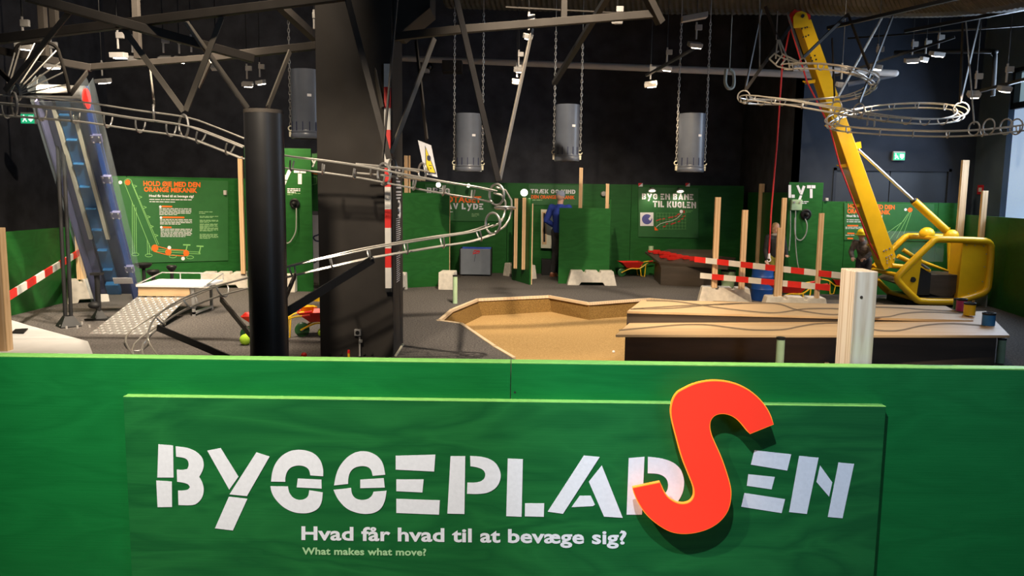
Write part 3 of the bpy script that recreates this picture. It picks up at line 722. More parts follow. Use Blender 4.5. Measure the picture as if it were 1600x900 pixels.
LT = [
 (A5, 0, [(743, 282), (812, 288), (814, 438), (738, 438)]), (A5, 0, [(733, 452), (806, 457), (807, 576), (739, 577)]),
 (A5, 1, [(824, 292), (875, 297), (920, 315), (950, 345), (957, 378), (950, 408), (934, 435), (950, 462), (957, 495), (950, 530), (930, 556), (905, 569), (837, 567), (835, 499), (862, 499), (882, 495), (891, 483), (884, 470), (862, 462), (831, 458), (829, 401), (856, 403), (878, 398), (886, 382), (883, 360), (868, 346), (826, 340)]),
 (A5, 0, [(972, 312), (1035, 300), (1118, 434), (1075, 495)]), (A5, 0, [(1202, 320), (1264, 340), (1158, 525), (1076, 517)]), (A5, 0, [(1073, 528), (1160, 538), (1092, 686), (1008, 676)]),
 (A5, 1, [(1271, 457), (1275, 415), (1290, 372), (1320, 335), (1360, 313), (1400, 307), (1445, 313), (1480, 330), (1505, 360), (1516, 400), (1515, 432), (1455, 428), (1450, 402), (1432, 386), (1400, 380), (1365, 388), (1345, 410), (1337, 440), (1338, 458)]),
 (A5, 1, [(1268, 479), (1350, 480), (1355, 508), (1372, 533), (1400, 545), (1428, 541), (1446, 525), (1450, 498), (1513, 508), (1510, 550), (1495, 582), (1465, 600), (1430, 607), (1380, 603), (1330, 580), (1290, 540), (1272, 505)]),
 (A5, 0, [(1396, 443), (1507, 448), (1508, 490), (1391, 484)]),
 (A6, 1, [(-33, 475), (-25, 428), (-8, 385), (25, 345), (60, 322), (100, 313), (140, 320), (175, 340), (198, 372), (207, 425), (148, 430), (142, 402), (125, 387), (95, 383), (60, 392), (40, 415), (33, 445), (33, 468)]),
 (A6, 1, [(-35, 496), (47, 487), (50, 515), (66, 537), (95, 545), (126, 540), (145, 524), (152, 505), (213, 500), (207, 545), (190, 582), (160, 603), (120, 610), (75, 605), (25, 585), (-12, 545), (-28, 515)]),
 (A6, 0, [(90, 448), (200, 441), (205, 485), (90, 488)]),
 (A6, 0, [(256, 336), (442, 331), (436, 410), (256, 401)]), (A6, 0, [(259, 447), (387, 447), (381, 508), (259, 502)]), (A6, 0, [(259, 538), (463, 545), (459, 612), (259, 604)]),
 (A6, 0, [(513, 338), (582, 338), (578, 609), (498, 607)]),
 (A6, 1, [(605, 337), (670, 341), (720, 362), (747, 405), (749, 445), (730, 485), (690, 510), (640, 516), (590, 514), (592, 462), (640, 462), (668, 450), (678, 425), (668, 402), (640, 390), (606, 385)]),
 (A6, 0, [(781, 349), (852, 352), (846, 622), (774, 619)]), (A6, 0, [(862, 559), (952, 559), (950, 622), (861, 620)]),
 (A6, 0, [(1138, 335), (1212, 342), (1040, 608), (968, 598)]), (A6, 0, [(1222, 381), (1320, 627), (1232, 621), (1161, 458)]), (A6, 0, [(1118, 524), (1170, 523), (1190, 565), (1180, 572), (1080, 577)]),
 (A6, 0, [(1348, 347), (1422, 341), (1416, 470), (1410, 612), (1338, 612)]),
 (A6, 1, [(1438, 341), (1500, 347), (1555, 365), (1590, 395), (1605, 430), (1609, 470), (1600, 515), (1570, 565), (1510, 598), (1436, 608), (1437, 535), (1490, 530), (1525, 510), (1535, 475), (1525, 440), (1490, 420), (1437, 418)]),
 (A7, 0, [(338, 310), (510, 329), (491, 405), (321, 377)]), (A7, 0, [(309, 422), (433, 435), (418, 493), (302, 476)]), (A7, 0, [(291, 510), (481, 539), (465, 604), (276, 574)]),
 (A7, 0, [(547, 336), (638, 345), (583, 608), (500, 599)]), (A7, 0, [(645, 381), (702, 460), (687, 527), (628, 458)]), (A7, 0, [(731, 367), (804, 374), (750, 628), (681, 622)]),
]
LETTER_PIECES = (('B', 3), ('Y', 3), ('G', 3), ('G', 3), ('E', 3), ('P', 2), ('L', 2), ('A', 3), ('D', 2), ('E', 3), ('N', 3))
k_ = 0
for ch_, n_ in LETTER_PIECES:
    mb = MB()
    for fn, rnd_, pts in LT[k_:k_+n_]:
        q = [fn(p) for p in pts]
        if rnd_: q = chaikin(q, 2, 50)
        put_poly(mb, SGF, q, .0005, .0012)
    k_ += n_
    mb.build('painted_letter', 'white_paint', sign)['label'] = 'white stencil letter '+ch_
def put_words(pl, s, x0, y0, x1, y1, cap, off, bold, spacing, name, mt, parent):
    """one part per word of a line"""
    vs, fs = text2d(s, bold, spacing)
    mb = MB(); put_text(mb, pl, s, x0, y0, x1, y1, cap, off, bold, spacing)
    iv = sorted((min(vs[i][0] for i in f), max(vs[i][0] for i in f)) for f in fs)
    gaps = []; hi = iv[0][1]
    for a, b in iv:
        if a > hi: gaps.append((a-hi, (a+hi)/2))
        hi = max(hi, b)
    cuts = sorted(g[1] for g in sorted(gaps)[-(len(s.split())-1):])
    for w_ in range(len(cuts)+1):
        lo = cuts[w_-1] if w_ else -1e9; up_ = cuts[w_] if w_ < len(cuts) else 1e9
        m2 = MB()
        for f in fs:
            if lo < vs[f[0]][0] < up_: m2.add([mb.v[i] for i in f], [tuple(range(len(f)))])
        m2.build(name, mt, parent)['label'] = 'word '+s.split()[w_].strip('?')+' of the sign subtitle' if name == 'subtitle_word' else 'word '+s.split()[w_].strip('?')+' in the small pale line'
put_words(SGF, 'Hvad får hvad til at bevæge sig?', 471, 843, 979, 850, 20.5, .0012, .028, 1.02, 'subtitle_word', 'white_paint', sign)
put_words(SGF, 'What makes what move?', 472, 866, 666, 868, 10.5, .0012, .03, 1.04, 'translation_word', 'pale_green', sign)
# raised red S, edge lit orange
SF = Plane((0, FY-.108, .5), (0, -1, 0))
Sp = [A7(p) for p in [(427, 188), (318, 232), (302, 213), (280, 185), (255, 160), (225, 143), (190, 136), (155, 143), (133, 165), (126, 195), (133, 235), (150, 275), (180, 340), (205, 410), (225, 480), (228, 520), (222, 570), (205, 610), (170, 650), (120, 680), (60, 697), (0, 702)]]
Sp += [A6(p) for p in [(1540, 692), (1480, 655), (1430, 610), (1400, 565), (1382, 530), (1368, 490), (1495, 464), (1508, 500), (1528, 532), (1558, 554), (1590, 566)]]
Sp += [A7(p) for p in [(28, 562), (50, 545), (60, 520), (57, 485), (35, 430), (0, 345)]]
Sp += [A6(p) for p in [(1575, 255), (1555, 180), (1547, 130), (1555, 80), (1575, 45)]]
Sp += [A7(p) for p in [(0, 30), (50, 5), (100, -8), (150, -13), (205, -9), (260, 5), (320, 35), (370, 80), (405, 130)]]
Sp = chaikin(Sp, 2, 40)
poly = [SF.hit(x, y) for x, y in Sp]
ess = MB().prism([p+V((0, .0, 0)) for p in poly], (0, .004, 0)).build('raised_letter_face', 'red_s', sign)
ess['label'] = 'large raised red letter S standing off the sign'
cx = sum(p.x for p in poly)/len(poly); cz = sum(p.z for p in poly)/len(poly)
def grow(pts, d):
    n = len(pts); out = []
    area = sum(pts[i].x*pts[(i+1) % n].z-pts[(i+1) % n].x*pts[i].z for i in range(n))
    s = 1 if area > 0 else -1
    for i in range(n):
        t = (pts[(i+1) % n]-pts[i-1]); nn = V((t.z, 0, -t.x)).normalized()*s
        out.append(pts[i]+nn*d)
    return out
rim = MB().prism([p+V((0, .004, 0)) for p in grow(poly, .0035)], (0, .016, 0)).build('raised_letter_edge', 'orange_s', sign)
rim['label'] = 'orange edge of the raised letter'
for sx_, sy_ in ((1078, 640), (1122, 745), (1090, 812)):
    q = SF.hit(sx_, sy_, -.018)
    MB().cyl(q, (q.x, FY-.04, q.z), .012).build('letter_spacer', 'black_matt', sign)

# square pine post behind the fence
q0, q1 = P(1337, 420, 3.29), P(1373, 420, 3.29)
wx = q1.x-q0.x
blk = MB().obox((q0.x, 3.29, 0), (wx, 0, 0), (0, .15, 0), (0, 0, P(1340, 424, 3.29).z)).build('pine_post', 'pine_block', bevel=.004)
q = P(1346, 464.5, 3.288)
kn = MB().lathe(q, (0, -1, 0), [(.0065, 0), (.0055, .0015), (.0001, .002)], 16).build('dark_knot', 'shoe_dark', blk); kn.location = V(kn.location)
tag(blk, 'thick square pine post with a dark knot standing just behind the front fence', 'post')

# ================================================================== SAND PIT
pit = thing('sand_pit', 'recessed play pit with pale timber rim and sand coloured floor', 'sand pit', (1.2, 10.2, -.25))
NP_ = len(PIT); pc = V((1.2, 10.2, 0))
bot = []
for x, y in PIT:
    d = (V((x, y, 0))-pc); bot.append(pc+d*(1-.16/d.length)+V((0, 0, -.25)))
for i in range(NP_):
    j = (i+1) % NP_
    a, b = V((*PIT[i], 0)), V((*PIT[j], 0))
    MB().add([a-V((0, 0, .002)), b-V((0, 0, .002)), bot[j], bot[i]], [(0, 1, 2, 3)]).build('pit_side', 'granulate', pit)
    u = (pc-(a+b)/2); n = V((-(b-a).y, (b-a).x, 0)).normalized()
    if n.dot(u) < 0: n = -n
    if a.y > 8 or b.y > 8:
        e = (b-a).normalized()*.02
        MB().obox(a-e+V((0, 0, -.035)), (b-a)+e*2, n*.045, (0, 0, .045)).build('rim_board', 'rim_wood', pit, bevel=.003)
# floor surface of the pit heaped towards the benches
inside = [V((p.x, p.y, 0)) for p in bot]
def inpoly(x, y, poly):
    c = False; n = len(poly)
    for i in range(n):
        a, b = poly[i], poly[i-1]
        if (a.y > y) != (b.y > y) and x < (b.x-a.x)*(y-a.y)/(b.y-a.y)+a.x: c = not c
    return c
def sand_z(x, y):
    t = max(0, min(1, (9.8-y)/1.9)); u = max(0, min(1, (x-.6)/1.6))
    return -.25 + .235*(t*t*(3-2*t))*(.35+.65*u) + .012*math.sin(2.3*x+1)*math.cos(1.9*y)
mb = MB(); nx, ny = 46, 60; idx = {}
for i in range(nx+1):
    for j in range(ny+1):
        x = -1.05+i*4.6/nx; y = 7.2+j*5.8/ny
        idx[i, j] = len(mb.v); mb.v.append(V((x, y, sand_z(x, y))))
big_in = [pc+(V((x, y, 0))-pc)*1.0 for x, y in PIT]
for i in range(nx):
    for j in range(ny):
        x = -1.05+(i+.5)*4.6/nx; y = 7.2+(j+.5)*5.8/ny
        if inpoly(x, y, big_in):
            mb.f.append([idx[i, j], idx[i+1, j], idx[i+1, j+1], idx[i, j+1]]); mb.m.append(0)
o = mb.build('pit_floor', 'sand', pit, smooth=True)
for (x, y, lab) in ((959, 537, 'small white ball on the sand coloured pit floor beside the low bench'), (823, 562, 'small white ball in the pit just behind the front fence')):
    q = FL(x, y, -.12); q.z = sand_z(q.x, q.y)+.016
    tag(MB().ball(q, .018).build('ball', 'white_paint', smooth=True), lab, 'ball')

# ================================================================== TWO LOW TRACK BENCHES
b1 = thing('track_bench', 'low plywood topped bench with winding grooves, the lower one by the fence', 'bench', (3, 8.0, 0))
T1 = .34
c = [FL(962, 523, T1), FL(1578, 524, T1), FL(1541, 486, T1), FL(985, 503, T1)]
top = [p+V((0, 0, -.025)) for p in c]
MB().prism(top, (0, 0, .025)).build('bench_top', 'ply', b1, bevel=.003)
bx0, bx1 = FL(976, 563).x, FL(1556, 571).x
body = [V((bx0, 7.9, -.12)), V((bx1, 7.9, -.12)), V((c[2].x-.15, c[2].y-.05, -.12)), V((c[3].x+.02, c[3].y+.25, -.12))]
MB().prism(body, (0, 0, T1-.026+.12)).build('bench_body', 'dark_ply', b1)
def groove(parent, pts, pl, wpx=3.0, name='groove'):
    mb = MB(); put_line(mb, pl, [(p.x, p.y) for p in catmull([(x, y, 0) for x, y in pts], 6)], wpx, .0015)
    mb.build(name, 'groove', parent)
class TopPlane(Plane):
    def __init__(s, a, b, c):
        s.p = V(a); s.n = (V(b)-V(a)).cross(V(c)-V(a)).normalized()
        if s.n.z < 0: s.n = -s.n
TP1 = TopPlane(c[0], c[1], c[2])
groove(b1, [(967, 516), (1000, 513), (1050, 508.5), (1080, 507), (1110, 508), (1150, 513), (1180, 515.5), (1222, 515), (1250, 510), (1275, 506), (1310, 504.5), (1340, 507), (1365, 515), (1390, 517), (1410, 515.5), (1440, 509), (1470, 506), (1500, 506), (1540, 509)], TP1, 2.4)
b2 = thing('track_bench', 'low plywood topped bench with crossing grooves sloping down, behind the lower bench', 'bench', (3, 9.2, 0))
T2 = .47
l0, l1 = FL(980, 486, T2), FL(1003, 468.5, T2)
r0, r1 = FL(1521, 500.5, T1+.012), FL(1478, 478, T1+.012)
MB().prism([p-V((0, 0, .025)) for p in (l0, r0, r1, l1)], (0, 0, .025)).build('bench_top', 'ply', b2, bevel=.003)
mb = MB()
f0, f1 = l0+V((0, .015, -.026)), r0+V((0, .015, -.026)); g0, g1 = l1+V((.02, -.02, -.026)), r1+V((-.02, -.02, -.026))
vs = []
for p in (f0, f1, g1, g0): vs += [V((p.x, p.y, -.12)), p]
mb.add(vs, [(0, 2, 3, 1), (2, 4, 5, 3), (4, 6, 7, 5), (6, 0, 1, 7), (1, 3, 5, 7), (0, 6, 4, 2)])
mb.build('bench_body', 'dark_ply', b2)
TP2 = TopPlane(l0, r0, l1)
groove(b2, [(985, 483), (1020, 480.5), (1060, 478), (1095, 476.5), (1130, 475.5), (1170, 473.5), (1215, 474.5), (1245, 484), (1290, 491), (1320, 491)], TP2, 2.0)
groove(b2, [(1010, 469.5), (1050, 470.5), (1085, 475), (1110, 479), (1150, 484), (1190, 488), (1215, 488.5), (1240, 485), (1260, 482.5), (1300, 482), (1330, 484)], TP2, 2.0)
groove(b2, [(990, 482.5), (1040, 482), (1065, 480.5), (1095, 477.5), (1120, 475.5), (1160, 473.5)], TP2, 2.0)
groove(b2, [(1366, 496), (1390, 494.5), (1410, 490), (1440, 487.5), (1480, 488.5), (1515, 491)], TP2, 2.0)
groove(b2, [(1366, 479.5), (1410, 481), (1450, 484), (1490, 486), (1510, 487)], TP2, 1.6)
# open tins on the bench ends
def tin(px, pyb, pyt, wpx, z, mt, lab, cat='tin'):
    b = FL(px, pyb, z); r = wpx/2*b.y/FPX*.97
    zt = P(px, pyt, b.y).z
    t = thing('open_tin', lab, cat, (b.x, b.y+r, z))
    h = zt-z
    MB().lathe((b.x, b.y+r, z), (0, 0, 1), [(r*.9, .004), (r, .002), (r, h*.93), (r*.90, h*.93), (r*.90, .006)], 28).build('tin_body', mt, t, smooth=True)
    MB().lathe((b.x, b.y+r, z+h*.93), (0, 0, 1), [(r*1.03, -.012), (r*1.05, h*.07), (r*.88, h*.07), (r*.88, -.012)], 28, True).build('tin_rim', 'black_matt', t, smooth=True)
tin(1549.5, 510, 490, 19.5, T1, 'can_blue', 'blue open tin at the end of the lower track bench')
tin(1519, 494, 474, 17.5, T1+.012, 'can_yellow', 'yellow open tin on the end of the sloping track bench')
tin(1506, 487, 467.5, 16, T1+.013, 'can_pink', 'magenta open tin between the yellow and the dark green tin')
tin(1496, 484, 467, 9, T1+.014, 'can_dgreen', 'dark green narrow tin beside the magenta tin')
def pole(px, pyb, pyt, wpx, lab, mt='can_green', Y=None, zb=None):
    b = FL(px, pyb) if Y is None else P(px, pyb, Y)
    z0 = 0 if Y is None else (b.z if zb is None else zb)
    r = wpx/2*b.y/FPX; zt = P(px, pyt, b.y).z
    t = thing('pipe_stand', lab, 'tube', (b.x, b.y, z0))
    MB().cyl((b.x, b.y, z0), (b.x, b.y, zt-.015), r, n=20).build('tube_body', mt, t, smooth=True)
    MB().lathe((b.x, b.y, zt-.02), (0, 0, 1), [(r*1.05, 0), (r*1.08, .022), (r*.8, .022), (r*.8, 0)], 20, True).build('tube_rim', 'black_matt', t, smooth=True)
    return t
pole(711, 474, 430, 7.5, 'pale green upright tube on the carpet beside the timber pit rim')
pole(1218, 566, 527, 13, 'pale green upright tube in front of the lower track bench', Y=7.25, zb=0)
pole(1563, 562, 528, 12, 'pale green tube under the end of the lower bench top', Y=8.0, zb=0)

# ================================================================== CONCRETE FEET AND WOODEN POSTS
def foot_mesh(mb, L, h=.27, d=.24):
    """concrete barrier foot: sloped ends, arched underside, two notches in the top"""
    top = L*.43; b = L*.5
    prof = [(-b, 0), (-b*.52, 0), (-b*.44, .055), (b*.44, .055), (b*.52, 0), (b, 0), (top, h*.97), (top-.02, h)]
    for nx_ in (L*.14, -L*.16):
        prof += [(nx_+.03, h), (nx_+.022, h-.04), (nx_-.022, h-.04), (nx_-.03, h)]
    prof += [(-top+.02, h), (-top, h*.97)]
    return mb.prism([V((x, -d/2, z)) for x, z in prof], (0, d, 0))
def foot(pos, L, rz, lab, h=.27, d=.24):
    mb = foot_mesh(MB(), L, h, d)
    o = mb.build('concrete_foot', 'concrete', local=True, bevel=.008)
    o.location = (pos[0], pos[1], 0); o.rotation_euler = (0, 0, rz)
    return tag(o, lab, 'concrete foot')
def post(px, pyt, pyb, Y, lab, w=.085, d=.05, mt='pine', z0=None):
    a = P(px, (pyt+pyb)/2, Y); zt, zb_ = P(px, pyt, Y).z, P(px, pyb, Y).z
    if z0 is not None: zb_ = z0
    o = MB().obox((a.x-w/2, Y, zb_), (w, 0, 0), (0, d, 0), (0, 0, zt-zb_)).build('wooden_post', mt, bevel=.003)
    return tag(o, lab, 'post')

# ================================================================== GREEN FENCES
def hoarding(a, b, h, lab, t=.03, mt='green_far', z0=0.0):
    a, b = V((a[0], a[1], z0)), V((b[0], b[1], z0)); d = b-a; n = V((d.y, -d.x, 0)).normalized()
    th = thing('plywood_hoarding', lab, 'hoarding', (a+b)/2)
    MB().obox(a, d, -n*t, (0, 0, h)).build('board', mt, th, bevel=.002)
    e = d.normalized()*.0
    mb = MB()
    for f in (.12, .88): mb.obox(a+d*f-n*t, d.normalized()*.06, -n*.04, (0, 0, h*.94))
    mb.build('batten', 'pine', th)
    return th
LX = -6.56
hoarding((LX, 6.6), (LX, 10.1), 1.1, 'low green hoarding behind the white covered slab')
hoarding((LX, 10.11), (LX, 11.9), 1.1, 'low green hoarding with the end of the red and white slanting barrier')
pa, pb = P(112, 300, 12.4), P(386, 300, 14.0)
HL = V((pb.x-pa.x, 1.6, 0))
def hl(f): q = V((pa.x, 12.4, 0))+HL*f; return (q.x, q.y)
hoarding(hl(-.02), hl(.29), 1.87, 'tall green hoarding standing behind the blue conveyor')
hoarding(hl(.292), hl(1.03), 1.87, 'tall green hoarding carrying the poster with the conveyor drawing')
# behind the black tube
qa, qb = P(440, 300, 13.0), P(487, 300, 13.0)
hoarding((qa.x-.6, 13.0), (qb.x, 13.0), P(465, 232, 13).z, 'tall narrow green hoarding lettered LYT beside the black steel tube')
qc = P(520, 300, 13.35)
hoarding((qb.x+.01, 13.35), (qc.x, 13.35), P(495, 237, 13.35).z, 'green hoarding with a grey printed sheet, half hidden by the charcoal pillar')
g0, g1 = FL(628, 450.5), FL(702, 446.5)
hoarding((g0.x-.35, g0.y-.17), (g1.x, g1.y), 1.66, 'dark green hoarding between two upright concrete feet beside the charcoal pillar')
YB = 16.4
def bx(px): return P(px, 350, YB).x
for x0, x1, lab in ((600, 792, 'back green hoarding behind the grey box with the blue lining'), (792.5, 985, 'back green hoarding behind the man in the blue sweater'), (985.5, 1160, 'back green hoarding carrying the ball track poster')):
    hoarding((bx(x0), YB), (bx(x1), YB), 1.88, lab)
hoarding((4.86, 16.35), (4.86, 13.62), 1.75, 'dark green hoarding turning the corner behind the child with blond hair')
l0_, l1_ = P(1227, 400, 13.5).x, P(1280, 400, 13.5).x
hoarding((l0_, 13.5), (l1_, 13.5), P(1252, 285, 13.5).z, 'green hoarding lettered LYT with a pale switch box and hanging cables')
for x0, x1, lab in ((1280.5, 1317, 'narrow green hoarding between the LYT board and the crane poster'), (1317.5, 1460, 'green hoarding behind the yellow crane boom with orange poster text'), (1460.5, 1496, 'green hoarding behind the two yellow domes of the crane cab')):
    hoarding((P(x0, 400, 13.55).x, 13.55), (P(x1, 400, 13.55).x, 13.55), P(1400, 316, 13.55).z, lab)
hoarding((7.72, 13.45), (7.50, 11.9), 1.41, 'lower green hoarding below the bright window, behind the crane cab')
hoarding((7.49, 11.88), (7.02, 9.0), 1.41, 'lower green hoarding below the bright window, beside the track benches')

# ================================================================== POSTERS
def poster_board(px, pyt, pyb, pl, lab, name='poster_board', cat='poster', mt='green_board', th=.02):
    """px: four x pixels left/right; board screwed on a hoarding (plane pl is the hoarding's front)"""
    (xa, ya0, ya1), (xb, yb0, yb1) = px
    q = [pl.hit(xa, ya1), pl.hit(xb, yb1), pl.hit(xb, yb0), pl.hit(xa, ya0)]
    t = thing(name, lab, cat, (q[0]+q[1])/2)
    MB().prism(q, pl.n*th).build('board', mt, t, bevel=.002)
    return t
# conveyor poster on the tall hoarding at the left
HLP = Plane((hl(0)[0], hl(0)[1]-.001, 1), (1.6, -(pb.x-pa.x), 0))
t = poster_board(((178, 277, 412), (356, 283, 407)), 0, 0, HLP, 'green poster with orange heading HOLD ØJE MED DEN ORANGE MEKANIK and a conveyor drawing')
K = .0215
mb = MB(); put_text(mb, HLP, 'HOLD ØJE MED DEN', 224, 290, 313, 292.3, 7.2, K, .03, 1.02); put_text(mb, HLP, 'ORANGE MEKANIK', 225, 299, 308, 301, 7.0, K, .03, 1.02)
mb.build('orange_heading', 'orange_print', t)
mb = MB(); put_text(mb, HLP, 'Hvad får hvad til at bevæge sig?', 233, 307.5, 303, 308.5, 3.6, K, .03)
put_lines(mb, HLP, 233.5, 311.5, 300, 2, 3.6, 1.1, K, .012, 2)
put_lines(mb, HLP, 249, 326, 299, 5, 2.3, .9, K, .008, 3); put_lines(mb, HLP, 250, 343, 300, 4, 2.3, .9, K, .008, 4); put_lines(mb, HLP, 251, 358, 300, 6, 2.3, .9, K, .004, 5)
for x, y in ((250.5, 323), (251.5, 340), (252, 355)): put_poly(mb, HLP, ell(x, y, 2, 2, 12), K, .001)
for x, y in ((188, 285), (264.5, 387), (286, 404)): put_poly(mb, HLP, ell(x, y, 2.9, 2.9, 14), K, .001)
mb.build('white_text', 'white_paint', t)
mb = MB(); put_lines(mb, HLP, 311, 331, 333, 2, 2.3, .7, K, .01, 6)
for y, r in ((338, 2), (344, 3), (350, 4), (356, 4), (366, 5)): put_lines(mb, HLP, 312, y, 341, r, 1.6, .6, K, .006, y)
mb.build('pale_text', 'pale_green', t)
mb = MB()
for x, y, wl in ((253, 322.5, 16), (254, 339.5, 34), (254, 355, 14)): put_line(mb, HLP, [(x, y), (x+wl, y+.3)], 2.2, K)
put_poly(mb, HLP, ell(199.5, 285, 4.2, 4.2), K, .001); put_poly(mb, HLP, ell(242, 387.5, 5.4, 5.2), K, .001); put_poly(mb, HLP, ell(263, 394, 4.8, 4.6), K, .001); put_poly(mb, HLP, ell(291, 395.5, 4.6, 4.6), K, .001)
put_line(mb, HLP, [(247, 385), (264, 389.5), (291, 391)], .9, K); put_line(mb, HLP, [(240, 392.5), (262, 398.5), (289, 400)], .9, K)
mb.build('orange_drawing', 'orange_print', t)
mb = MB(); LN = .8
put_line(mb, HLP, ell(200, 285, 6, 5.6, 14, PI, 2*PI)+[(248, 382)], LN, K); put_line(mb, HLP, [(194, 285), (237, 392)], LN, K)
put_line(mb, HLP, [(206, 287), (246, 384)], LN, K)
for x, y in ((210, 291), (218, 308), (225, 324), (231, 339), (236, 354), (243, 368)):
    put_line(mb, HLP, [(x-1, y-2), (x+4, y), (x-1, y+2)], LN, K)
for x, y0, y1 in ((206.5, 315, 396), (209.5, 320, 396), (212.5, 324, 396), (230, 374, 398), (233, 380, 398)): put_line(mb, HLP, [(x, y0), (x+.6, y1)], LN, K)
for x, y in ((211.5, 397.5), (232.5, 399), (270, 400.5), (297, 402)): put_line(mb, HLP, ell(x, y, 5.5, 2.3), LN, K, True)
put_line(mb, HLP, [(243, 392.5), (313, 397), (312, 394), (247, 390)], LN, K)
put_line(mb, HLP, [(290, 394), (292.5, 384)], 1.6, K); put_line(mb, HLP, [(286, 382.5), (297.5, 382.8)], 2, K); put_line(mb, HLP, [(311, 396), (313.5, 386)], 1.6, K); put_line(mb, HLP, [(307, 384.5), (318, 385)], 2, K)
mb.build('line_drawing', 'line_green', t)
# LYT board left
PLL = Plane((0, 12.998, 1), (0, -1, 0))
t = thing('board_lettering', 'white stencil letters LYT on the narrow green hoarding beside the black steel tube', 'lettering', PLL.hit(465, 290))
mb = MB(); put_stencil(mb, PLL, 'LYT', 418, 286, 478, 288, 23, .001); put_lines(mb, PLL, 449, 295, 469, 3, 2.6, 1.5, .001, .02, 8); mb.build('lettering', 'white_paint', t)
mb = MB(); put_lines(mb, PLL, 449, 302, 469, 2, 2, .7, .001, .02, 9); mb.build('pale_text', 'pale_green', t)
# ear piece with hose on it
def listener(cx, cy, Y, s, lab, hose):
    t = thing('listening_horn', lab, 'listening device', P(cx, cy, Y))
    p = P(cx, cy, Y)
    MB().lathe(p, (0, -1, 0), [(.09*s, 0), (.10*s, .03), (.075*s, .05), (.07*s, .035), (.03*s, .03)], 24).build('horn_ring', 'black_steel', t, smooth=True)
    MB().ball(p-V((0, .07, 0)), .04*s, (1, 1.2, 1)).cyl(p, p-V((0, .08, 0)), .022*s).build('ear_piece', 'black_matt', t, smooth=True)
    MB().tube(catmull([P(x, y, Y-.06) for x, y in hose], 6), .011, 8).build('hose', 'wire', t, smooth=True)
listener(461, 318, 12.999, .85, 'black round listening horn with a hanging hose on the LYT board beside the steel tube', [(463, 325), (463, 345), (462, 362), (455, 376), (449, 380), (446, 377)])
# poster behind the pillar
PL3 = Plane((0, 13.348, 1), (0, -1, 0))
t = poster_board(((487.5, 240, 330), (520, 241, 330)), 0, 0, PL3, 'green poster with white stencil word start BYG, half hidden by the charcoal pillar', th=.012)
mb = MB(); put_stencil(mb, PL3, 'BYG', 478, 258, 503, 259, 10, .013); mb.build('lettering', 'white_paint', t)
mb = MB(); put_line(mb, PL3, [(486, 270.5), (496, 272), (501, 278), (502.5, 288)], 1.1, .013); mb.build('orange_drawing', 'orange_print', t)
mb = MB(); put_line(mb, PL3, [(486, 276), (495, 277), (495, 287), (486, 289)], .8, .013); put_line(mb, PL3, [(497, 285), (499, 297), (504, 300)], .8, .013); mb.build('line_drawing', 'line_green', t)
t = poster_board(((487.5, 336, 420), (520, 337, 420)), 0, 0, PL3, 'grey printed sheet with a dark curving line beside the charcoal pillar', mt='grey_print', th=.012)
mb = MB(); put_line(mb, PL3, [(x, y) for x, y, _ in catmull([(506, 358, 0), (499, 366, 0), (490, 370, 0), (493, 376, 0), (500, 378, 0), (506, 388, 0), (502, 402, 0), (490, 411, 0)], 5)], 2.2, .013); mb.build('curved_print', 'squiggle', t)
# posters on the back fence
PB = Plane((0, YB-.001, 1), (0, -1, 0))
t = poster_board(((664, 287, 345), (790, 289, 346)), 0, 0, PB, 'green poster with orange and white words above the grey box with blue lining')
mb = MB(); put_stencil(mb, PB, 'BREG', 667, 302, 703, 303, 9, K); put_stencil(mb, PB, 'LAV LYDE', 690, 326.5, 755, 327.5, 9.5, K)
put_lines(mb, PB, 702, 331, 714, 1, 2, 1, K); mb.build('white_lettering', 'white_paint', t)
mb = MB(); put_text(mb, PB, 'VANDTAGET', 668, 315.5, 752, 316.5, 9.5, K, .03); mb.build('orange_lettering', 'orange_print', t)
mb = MB(); put_lines(mb, PB, 737, 334, 750, 3, 2, .6, K); mb.build('pale_text', 'pale_green', t)
t = poster_board(((826, 288, 320), (912, 289.5, 321)), 0, 0, PB, 'green poster headed TRÆK OG VIND behind the man in the blue sweater', th=.012)
mb = MB(); put_stencil(mb, PB, 'TRÆK OG VIND', 829, 302, 899, 303, 6.6, .013); mb.build('white_lettering', 'white_paint', t)
mb = MB(); put_text(mb, PB, 'DEN ORANGE MEKANIK', 830, 310, 898, 311, 5.2, .013, .03); mb.build('orange_lettering', 'orange_print', t)
mb = MB(); put_lines(mb, PB, 830, 312.5, 868, 1, 2, 1, .013); mb.build('pale_text', 'pale_green', t)
t = poster_board(((997, 292.5, 370), (1091, 294, 372)), 0, 0, PB, 'green poster lettered BYG EN BANE TIL KUGLEN with a ball track drawing')
mb = MB(); put_stencil(mb, PB, 'BYG EN BÅNE', 1003, 311.5, 1083.5, 312.5, 9.3, K); put_stencil(mb, PB, 'TIL KUGLEN', 1020, 323.5, 1087.5, 325.5, 9.8, K)
put_poly(mb, PB, [(1000.3, 332), (1021, 332), (1021, 353), (1000.3, 353)], K, .001); put_poly(mb, PB, ell(1064.5, 330.5, 2.5, 2.7), K, .001)
put_line(mb, PB, [(1025, 355), (1031, 350), (1040, 347), (1050, 345), (1058, 341), (1065, 334)], .7, K+.0003); mb.build('white_lettering', 'white_paint', t)
mb = MB(); put_poly(mb, PB, ell(1011, 342.5, 8, 8), K+.0014, .001); mb.build('round_mark', 'blue_print', t)
mb = MB(); put_poly(mb, PB, [(1013, 342), (1017, 337), (1019, 340), (1016, 345)], K+.003, .001); mb.build('white_mark', 'white_paint', t)
mb = MB(); put_poly(mb, PB, [(1022.5, 353.5), (1023, 360), (1029, 360)], K, .001); mb.build('orange_arrow', 'orange_print', t)
mb = MB()
